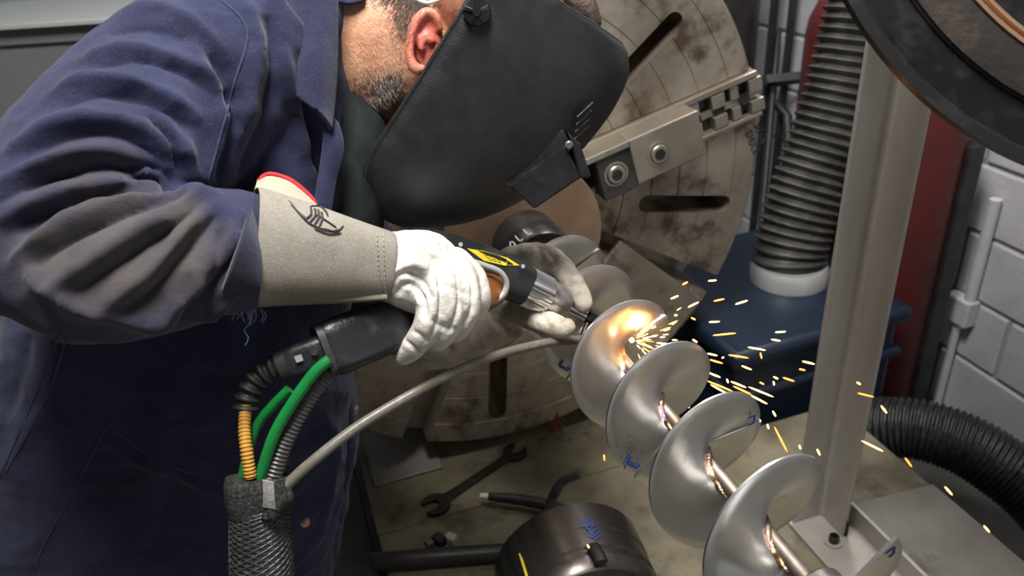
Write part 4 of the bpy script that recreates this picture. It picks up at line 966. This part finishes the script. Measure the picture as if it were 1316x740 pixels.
# ------------------------------------------------------------------ welding helmet
wh = thing('welding_helmet', hp3(60, 290, 0), 'black welding helmet with flip up lens worn by the person', 'helmet')
prof = [(-56, 186, -9), (-53, 193, -10), (-46, 201, -11), (-25, 214, -13), (15, 219, -14), (55, 216, -17), (100, 208, -20), (142, 196, -24), (180, 178, -28), (212, 157, -31), (236, 137, -28), (256, 115, -16), (272, 92, 4), (284, 66, 24)]
hw = [.095, .097, .099, .102, .105, .106, .106, .105, .102, .098, .093, .087, .080, .070]
def shell(off):
    rings = []
    for (d, ff, fr_), w_ in zip(prof, hw):
        ring = []
        for k in range(41):
            a = -math.pi / 2 + math.pi * k / 40
            s_ = math.sin(a); c_ = max(0.0, math.cos(a))
            ring.append(hp3(fr_ + (ff - fr_ + off) * c_ ** 0.95, d, math.copysign(abs(s_) ** 0.92, s_) * (w_ + off / 1000)))
        rings.append(ring)
    return rings
rs_ = shell(0)
cols_ = [catmull([r_[i] for r_ in rs_], 4) for i in range(41)]
shl = MB().rings([[c_[k] for c_ in cols_] for k in range(len(cols_[0]))], closed=False).build('shell', M['helmet'], wh, solid=0.0035, auto=80)
# rolled rim round the opening
rim = [c_ for c_ in cols_[40]]
MB().tube(cols_[40], 0.0028, 8).build('rim', M['helmet'], shl); MB().tube(cols_[0], 0.0028, 8).build('rim', M['helmet'], shl)
MB().tube([c_[0] for c_ in cols_], 0.0026, 8).build('rim', M['helmet'], shl); MB().tube([c_[-1] for c_ in cols_], 0.0026, 8).build('rim', M['helmet'], shl)
# pivot knob
kc = hp3(2, 2, 0.105)
kn = MB().lathe([(0.0165, -0.004), (0.0170, 0.004), (0.0155, 0.009), (0.006, 0.0105), (0.005, 0.013), (0.0005, 0.013)], kc, HL, 32).build('pivot_knob', M['gloss'], wh)
for k in range(5):
    a = k * 2 * math.pi / 5 + 0.4; u_ = HF * math.cos(a) + HD * math.sin(a)
    MB().hexa([kc + u_ * 0.005 + HL * 0.009 + HL.cross(u_) * s_ for s_ in (-.002, .002)] + [kc + u_ * 0.0155 + HL * 0.008 + HL.cross(u_) * s_ for s_ in (.003, -.003)],
              [kc + u_ * 0.005 + HL * 0.0125 + HL.cross(u_) * s_ for s_ in (-.002, .002)] + [kc + u_ * 0.0155 + HL * 0.0105 + HL.cross(u_) * s_ for s_ in (.003, -.003)]).build('spoke', M['gloss'], kn, smooth=False, bevel=0.0008)
# flip-up lens box
def hq(f, d, l): return hp3(f * 0.965, d * 0.965, l)
def hbox(q, l0, l1, name, m, parent, bev=0.002): # q: four (f,d) corners
    return MB().hexa([hq(f, d, l0) for f, d in q], [hq(f, d, l1) for f, d in q]).build(name, m, parent, smooth=False, bevel=bev)
fb = hbox([(127, 164), (170, 72), (196, 88), (156, 180)], -0.072, 0.072, 'lens_frame', M['gloss'], wh)
lb = hbox([(144, 172), (184, 90), (226, 114), (192, 184)], -0.066, 0.0755, 'lens_holder', M['gloss'], wh, 0.003)
hbox([(185, 160), (222, 112), (226, 114), (190, 178)], -0.050, 0.050, 'lens', M['gloss'], lb, 0.001)
hbox([(176, 72), (200, 78), (236, 108), (224, 118), (186, 92)][:4], -0.068, 0.079, 'hinge_cap', M['gloss'], wh, 0.003)
sc0 = hq(187, 86, 0.0785)
MB().lathe([(0.0055, -0.002), (0.0055, 0.002), (0.0035, 0.0035), (0.0005, 0.003)], sc0, HL, 18).build('hinge_screw', M['conduit'], lb)
MB().tube([hq(148, 172, 0.066), hq(140, 180, 0.064)], 0.003, 8).build('catch', M['gloss'], lb)
for k in range(4):
    f0, d0 = 182 + 7 * k, 44 + 5.5 * k
    MB().tube([hq(186 + 4.5 * k, 24 + 9 * k, 0.078 - 0.0035 * k), hq(178 + 4.5 * k, 50 + 9 * k, 0.0785 - 0.0035 * k)], 0.0017, 8).build('vent_rib', M['helmet'], shl)

# ------------------------------------------------------------------ welding torch and its leads
to = thing('welding_torch', W(575, 390, 1.0), 'black handheld welding torch with steel nozzle collar and yellow label', 'torch')
TB = [(528, 302, 1.015), (560, 316, 1.035), (610, 338, 1.07), (650, 356, 1.10), (672, 366, 1.115)]
MB().tube(pathW(TB, 6), lin([(.010, .012), (.022, .022), (.030, .026), (.031, .029), (.029, .029)], 6), 28, power=3.2).build('body', M['black'], to, auto=60)
_tb = bpy.data.objects['body.003'] if False else [o for o in to.children if o.name.startswith('body')][0]
bm = bmesh.new(); bm.from_mesh(_tb.data); tbv = BVHTree.FromBMesh(bm); bm.free()
NZ = [W(668, 364, 1.113), W(701, 380, 1.135), W(724, 392, 1.150), W(764, 413, 1.178)]
def between(a, b_, t): return a.lerp(b_, t)
ax_ = (NZ[1] - NZ[0]).normalized(); L1 = (NZ[1] - NZ[0]).length; L2 = (NZ[2] - NZ[1]).length
kn_ = MB()
seg = 72
a_ = ax_.orthogonal().normalized(); c_ = ax_.cross(a_)
rings = []
for h in (0.0, 0.002, L1 - 0.002, L1):
    rings.append([NZ[0] + ax_ * h + (a_ * math.cos(2 * math.pi * k / seg) + c_ * math.sin(2 * math.pi * k / seg)) * ((0.0295 if 0 < h < L1 else 0.0275) - (0.0011 if k % 2 else 0)) for k in range(seg)])
kn_.rings(rings).build('knurled_collar', M['chrome'], to, smooth=False)
MB().lathe([(0.0255, -0.002), (0.0265, 0.002), (0.0255, L2 - 0.004), (0.0235, L2), (0.008, L2 + 0.002), (0.0075, L2 + 0.004)], NZ[1], ax_, 48).build('nozzle_collar', M['brightsteel'], to)
ad = (NZ[3] - NZ[2]).normalized(); L3 = (NZ[3] - NZ[2]).length
MB().lathe([(0.0085, 0.0), (0.0085, L3 * 0.62), (0.0095, L3 * 0.64), (0.0095, L3 * 0.70), (0.007, L3 * 0.72), (0.0045, L3)], NZ[2], ad, 24).build('nozzle_tube', M['chrome'], to)
gb = MB().box(W(760, 410, 1.168), (0.016, 0.016, 0.022), frame(ad)).build('tip_block', M['tool'], to, smooth=False, bevel=0.002)
MB().tube([W(757, 412, 1.165), W(752, 424, 1.160), W(748, 434, 1.155)], [0.005, 0.005, 0.0045], 10).build('feed_bracket', M['tool'], to)
# silver rimmed amber handle
HB = [(636, 360, 1.088), (630, 370, 1.076), (605, 384, 1.035), (560, 398, 1.00), (520, 412, .975)]
MB().tube(pathW(HB, 6), lin([(.022, .022), (.026, .024), (.025, .024), (.024, .024), (.024, .024)], 6), 24, power=2.6).build('amber_handle', M['orange'], to, auto=70)
MB().tube(pathW([(600, 334, 1.030), (625, 342, 1.038), (643, 350, 1.046), (651, 364, 1.052), (647, 378, 1.052), (636, 387, 1.048)], 6), [(.0042, .004)] * 31, 10).build('silver_rim', M['silver'], to)
# rear housing
RB = [(520, 414, .975), (508, 417, .968), (470, 430, .945), (430, 446, .925), (416, 452, .92)]
rh = MB().tube(pathW(RB, 5), lin([(.026, .026), (.031, .029), (.0345, .031), (.0345, .031), (.029, .026)], 5), 28, power=4.0).build('rear_housing', M['black'], to, auto=60)
for k in range(7):
    f = k / 6.0; x = 462 + 46 * f; y = 456 - 19 * f; d = .9195 + 0.026 * f
    MB().tube([W(x - 6, y - 8, d), W(x + 1, y + 4, d), W(x + 2, y + 12, d + 0.006)], [.0016] * 3, 8).build('grip_rib', M['black'], rh)
MB().tube([W(420, 450, .921), W(412, 453, .918)], [(.033, .030), (.033, .030)], 28, power=3.5).build('end_ring', M['rubber'], to, auto=50)
p_ = W(432, 421, .900); MB().lathe([(.0035, -.002), (.0035, .0012), (.0003, .001)], p_, -viewdir(p_), 14).build('housing_screw', M['conduit'], rh)
# yellow warning label with its small print and triangle
def on_body(px, py): # outer face of the torch body
    h_ = onto(px, py, 0.0012, tbv); f = (px - 610) / 40.0; return h_ if h_ is not None else W(px, py, 1.07 + 0.03 * f - 0.02)
lab = [(600, 319), (622, 322), (652, 331), (668, 341), (648, 341), (622, 335)]
lp_ = [on_body(*q) for q in lab]; nl = -viewdir(lp_[0])
lo = MB().prism(lp_, nl * -0.004).build('warning_label', M['yellow'], to, smooth=False)
mb = MB()
for (x0_, y0_, x1_, y1_) in ((618, 324.5, 640, 329.8), (622, 327.5, 644, 333), (626, 330.5, 646, 335.8), (630, 333.5, 646, 338)):
    n = 9
    for k in range(n):
        if k % 3 == 2: continue
        u0, u1 = k / n, (k + 0.8) / n
        q0, q1 = on_body(x0_ + (x1_ - x0_) * u0, y0_ + (y1_ - y0_) * u0) + nl * 0.0004, on_body(x0_ + (x1_ - x0_) * u1, y0_ + (y1_ - y0_) * u1) + nl * 0.0004
        mb.tube([q0, (q0 + q1) / 2, q1], [(.0005, .0002)] * 3, 5)
mb.build('small_print', M['blackmark'], lo)
MB().prism([on_body(*q) + nl * 0.0003 for q in ((652, 334), (660, 339.5), (651, 339.5))], nl * 0.0005).build('warning_triangle', M['blackmark'], lo, smooth=False)
MB().prism([on_body(*q) + nl * 0.002 for q in ((590, 326), (606, 330), (602, 336), (592, 333))], nl * -0.004).build('second_label', M['yellow'], to, smooth=False)
for px, py in ((592, 314), (672, 342)):
    q = on_body(px, py); MB().lathe([(.003, -.003), (.003, .0012), (.0004, .001)], q, -viewdir(q), 12).build('housing_screw', M['silver'], to)

# cable bundle
cbn = thing('cable_bundle', W(333, 740, .92), 'bundle of hoses and leads strapped into a black braided sleeve', 'cables')
cn = MB().tube([W(418, 452, .917), W(395, 460, .912), W(368, 468, .910)], [(.022, .019), (.0215, .018), (.019, .017)], 24, power=3.6).build('connector', M['black'], cbn, auto=50)
pw = [W(x, y, .8905) for x, y in ((378, 458), (387, 455), (390, 463), (381, 466))]; MB().prism(pw, viewdir(pw[0]) * -0.0012).build('connector_window', M['silver'], cn, smooth=False)
q = W(404, 452, .892); MB().lathe([(.0042, -.001), (.0042, .001), (.0006, .0009)], q, -viewdir(q), 16).build('connector_button', M['bore'], cn)
MB().tube([W(372, 466, .909), W(360, 471, .908)], [(.0205, .019)] * 2, 24).build('connector_nut', M['rubber'], cbn, auto=50)
boot = pathW([(364, 469, .908), (348, 474, .907), (333, 484, .906), (323, 498, .905), (318, 512, .905), (316, 526, .905)], 8)
corrugated(boot, 0.0130, 0.0115, 0.0028, 24).build('corrugated_boot', M['rubber'], cbn, auto=80)
oc = catmull([W(316, 522, .900), W(314, 550, .890), (W(317, 580, .884)), W(322, 614, .886)], 24)
corrugated(oc, 0.0068, 0.0042, 0.0006, 16).build('wrapped_lead', M['orangecable'], cbn, auto=80)
MB().tube(pathW([(424, 462, .892), (405, 478, .888), (378, 515, .886), (352, 560, .888), (334, 614, .895)], 8), 0.0068, 16).build('green_hose', M['green'], cbn)
MB().tube(pathW([(372, 500, .902), (350, 522, .905), (330, 548, .908), (318, 585, .908), (312, 614, .905)], 8), 0.0060, 16).build('green_hose', M['green'], cbn)
corrugated(pathW([(432, 470, .912), (410, 492, .908), (388, 525, .905), (365, 570, .903), (350, 616, .903)], 12), 0.0098, 0.0050, 0.0012, 20).build('flexible_conduit', M['conduit'], cbn, auto=80)
FT = [(746, 436, 1.152), (700, 441, 1.10), (640, 456, 1.04), (580, 480, .985), (520, 512, .95), (460, 548, .925), (410, 586, .908), (370, 622, .902), (352, 650, .902)]
ft = MB().tube(pathW(FT, 10), [(.0058, .0058)] * 5 + [(.0064, .0064)] * 76, 18).build('wire_feed_tube', M['feed'], cbn)
ft['label'] = 'soiled grey wire feed tube running to the nozzle'
MB().tube([W(752, 436, 1.157), W(722, 438, 1.125)], .0068, 14).build('feed_tip', M['weld'] if False else M['feed'], cbn)
# strap and sleeve
st = MB().tube(pathW([(331, 612, .905), (331, 622, .905), (332, 640, .905), (333, 658, .906)], 4), lin([(.0355, .026), (.0375, .029), (.037, .029), (.034, .027)], 4), 32, power=2.4).build('loop_strap', M['velcro'], cbn)
sheet([[(340, 618, .875), (356, 622, .876), (372, 628, .892)], [(342, 640, .873), (358, 645, .873), (376, 640, .89)], [(336, 668, .878), (352, 668, .876), (362, 660, .886)]], 'strap_tail', M['velcro'], cbn, 0.004)
sheet([[(338, 616, .873), (345, 617, .872), (352, 619, .872)], [(339, 636, .871), (345, 637, .870), (353, 639, .870)], [(338, 652, .873), (346, 653, .872), (355, 655, .872)]], 'strap_end', M['greystrap'], cbn, 0.003)
sl_ = [(333, 650, .906), (334, 690, .908), (337, 740, .912), (342, 830, .92), (345, 950, .95)]
slv = MB().tube(pathW(sl_, 6), lin([(.031, .027), (.0335, .030), (.035, .032), (.036, .033), (.036, .033)], 6), 32).build('braided_sleeve', M['braid'], cbn)
# crossing strands of the braid
spp = pathW(sl_[:3], 30)
mb = MB()
for sg in (-1, 1):
    for k in range(14):
        pp = []
        for i, p in enumerate(spp):
            t_ = (spp[min(i + 1, len(spp) - 1)] - spp[max(i - 1, 0)]).normalized(); a_ = t_.cross(viewdir(p)).normalized(); c_ = a_.cross(t_).normalized()
            w = 2 * math.pi * k / 14 + sg * i * 0.11; f = i / (len(spp) - 1); ra = .0312 + (.0352 - .0312) * f; rb = .0272 + .005 * f
            pp.append(p + a_ * (ra + 0.0008) * math.cos(w) + c_ * (rb + 0.0008) * math.sin(w))
        mb.tube(pp, 0.0011, 5)
o = mb.build('braid_strands', M['braid'], slv); o['kind'] = 'stuff'

# ------------------------------------------------------------------ arc and sparks
wp = hel(4.06, 0.040, -0.012); wpx = W(812, 437, 1.118)
tag(MB().ball(wpx, 0.0035, nu=12, nv=8).build('weld_pool', M['weldglow']), 'white hot weld spot on the auger flight', 'weld')
pl = bpy.data.lights.new('arc_light', 'POINT'); pl.energy = 0.22; pl.color = (1.0, 0.42, 0.12); pl.shadow_soft_size = 0.01
plo = bpy.data.objects.new('arc_light', pl); col.objects.link(plo); plo.location = hel(4.06, 0.060, -0.022)
SPARK = 'glowing orange spark flying away from the weld'
smesh = {}
def spark(a, b_, r_, hot, label=None):
    L_ = (b_ - a).length
    if L_ < 1e-5: return
    key = hot
    if key not in smesh:
        o0 = MB().lathe([(0.15, 0.0), (0.8, 0.12), (1.0, 0.45), (0.85, 0.85), (0.2, 1.0)], (0, 0, 0), (0, 0, 1), 6)
        me = bpy.data.meshes.new('spark'); me.from_pydata(o0.v, [], o0.f); me.materials.append(M['sparkhot' if hot else 'spark']); smesh[key] = me
    o = bpy.data.objects.new('spark', smesh[key]); col.objects.link(o)
    o.matrix_world = Matrix.Translation(a) @ frame((b_ - a).normalized()).to_4x4() @ Matrix.Diagonal((r_, r_, L_, 1))
    tag(o, label or SPARK, 'spark', 'sparks flying from the weld')
S = [(862,384,872,380),(877,366,884,362),(884,395,898,388),(867,405,870,405),(888,408,894,411),(910,361,921,360),(863,417,869,413),(917,387,931,384),(945,391,961,386),(911,414,925,413),(916,431,946,428),(890,436,896,440),
 (961,446,984,450),(977,453,979,461),(996,427,1010,426),(991,436,1003,438),(936,456,962,460),(909,454,922,457),(928,460,930,459),(912,462,929,467),(953,470,966,475),(911,479,926,485),(908,489,942,503),(913,494,935,506),(939,490,959,498),(942,496,966,507),(962,497,994,510),(965,508,986,519),(976,491,982,494),(934,487,936,492),(994,484,1000,487),(1006,485,1021,490),(994,490,995,495),(1031,464,1047,468),(1027,474,1035,476),(993,528,997,535),(986,545,988,551),(995,548,1012,581),(1027,572,1029,577),(1050,577,1054,585),(1043,590,1046,600),(1000,687,1003,695),(1101,491,1106,494),(1102,505,1123,510),(1132,521,1140,531),(1107,566,1135,580),(1163,588,1172,600),(1214,625,1224,636),(1264,675,1272,684),(776,584,777,592),(882,519,886,524),(755,700,757,704)]
LONE = {(1101,491): 'tiny spark at the right edge of the post, above a longer one', (1102,505): 'thin orange spark just right of the post, level with the red cylinder foot', (1132,521): 'short bright spark above the start of the black hose', (1107,566): 'long thin spark over the bed right of the post',
 (1163,588): 'short bright spark where the bed edge meets the black hose', (1214,625): 'short bright spark beside the bed edge above the steel sheet corner', (1264,675): 'lowest spark far right beside the steel sheet edge', (776,584): 'single spark below the left rim of the flight being welded', (755,700): 'single spark above the dark steel collar',
 (1031,464): 'bright spark crossing the left edge of the post', (995,548): 'long curved orange spark falling left of the post foot'}
for i, (x0_, y0_, x1_, y1_) in enumerate(S):
    far = min(1.0, math.hypot(x0_ - 812, y0_ - 437) / 450); d = (1.12 + 0.10 * math.sin(i * 2.4)) if x0_ < 1000 else 1.12 + 0.28 * far
    if y0_ > 560 and 830 < x0_ < 1090: d = 0.86
    if (x0_, y0_) == (776, 584): d = 1.05
    if (x0_, y0_) == (755, 700): d = 1.2
    spark(W(x0_, y0_, d), W(x1_, y1_, d + 0.006), 0.0013 * d, i % 3 != 1, LONE.get((x0_, y0_)))
for k in range(70):
    a = random.gauss(0.12, 0.55); e = random.gauss(-0.1, 0.35); r0 = abs(random.gauss(0.0, 0.03)) + 0.008; l_ = random.uniform(0.006, 0.02)
    dv = (cxv * math.cos(a) + cyv * math.sin(a)) * math.cos(e) + viewdir(wpx) * math.sin(e) * 0.6
    spark(wpx + dv * r0, wpx + dv * (r0 + l_), random.uniform(0.0005, 0.0011), random.random() < 0.7)
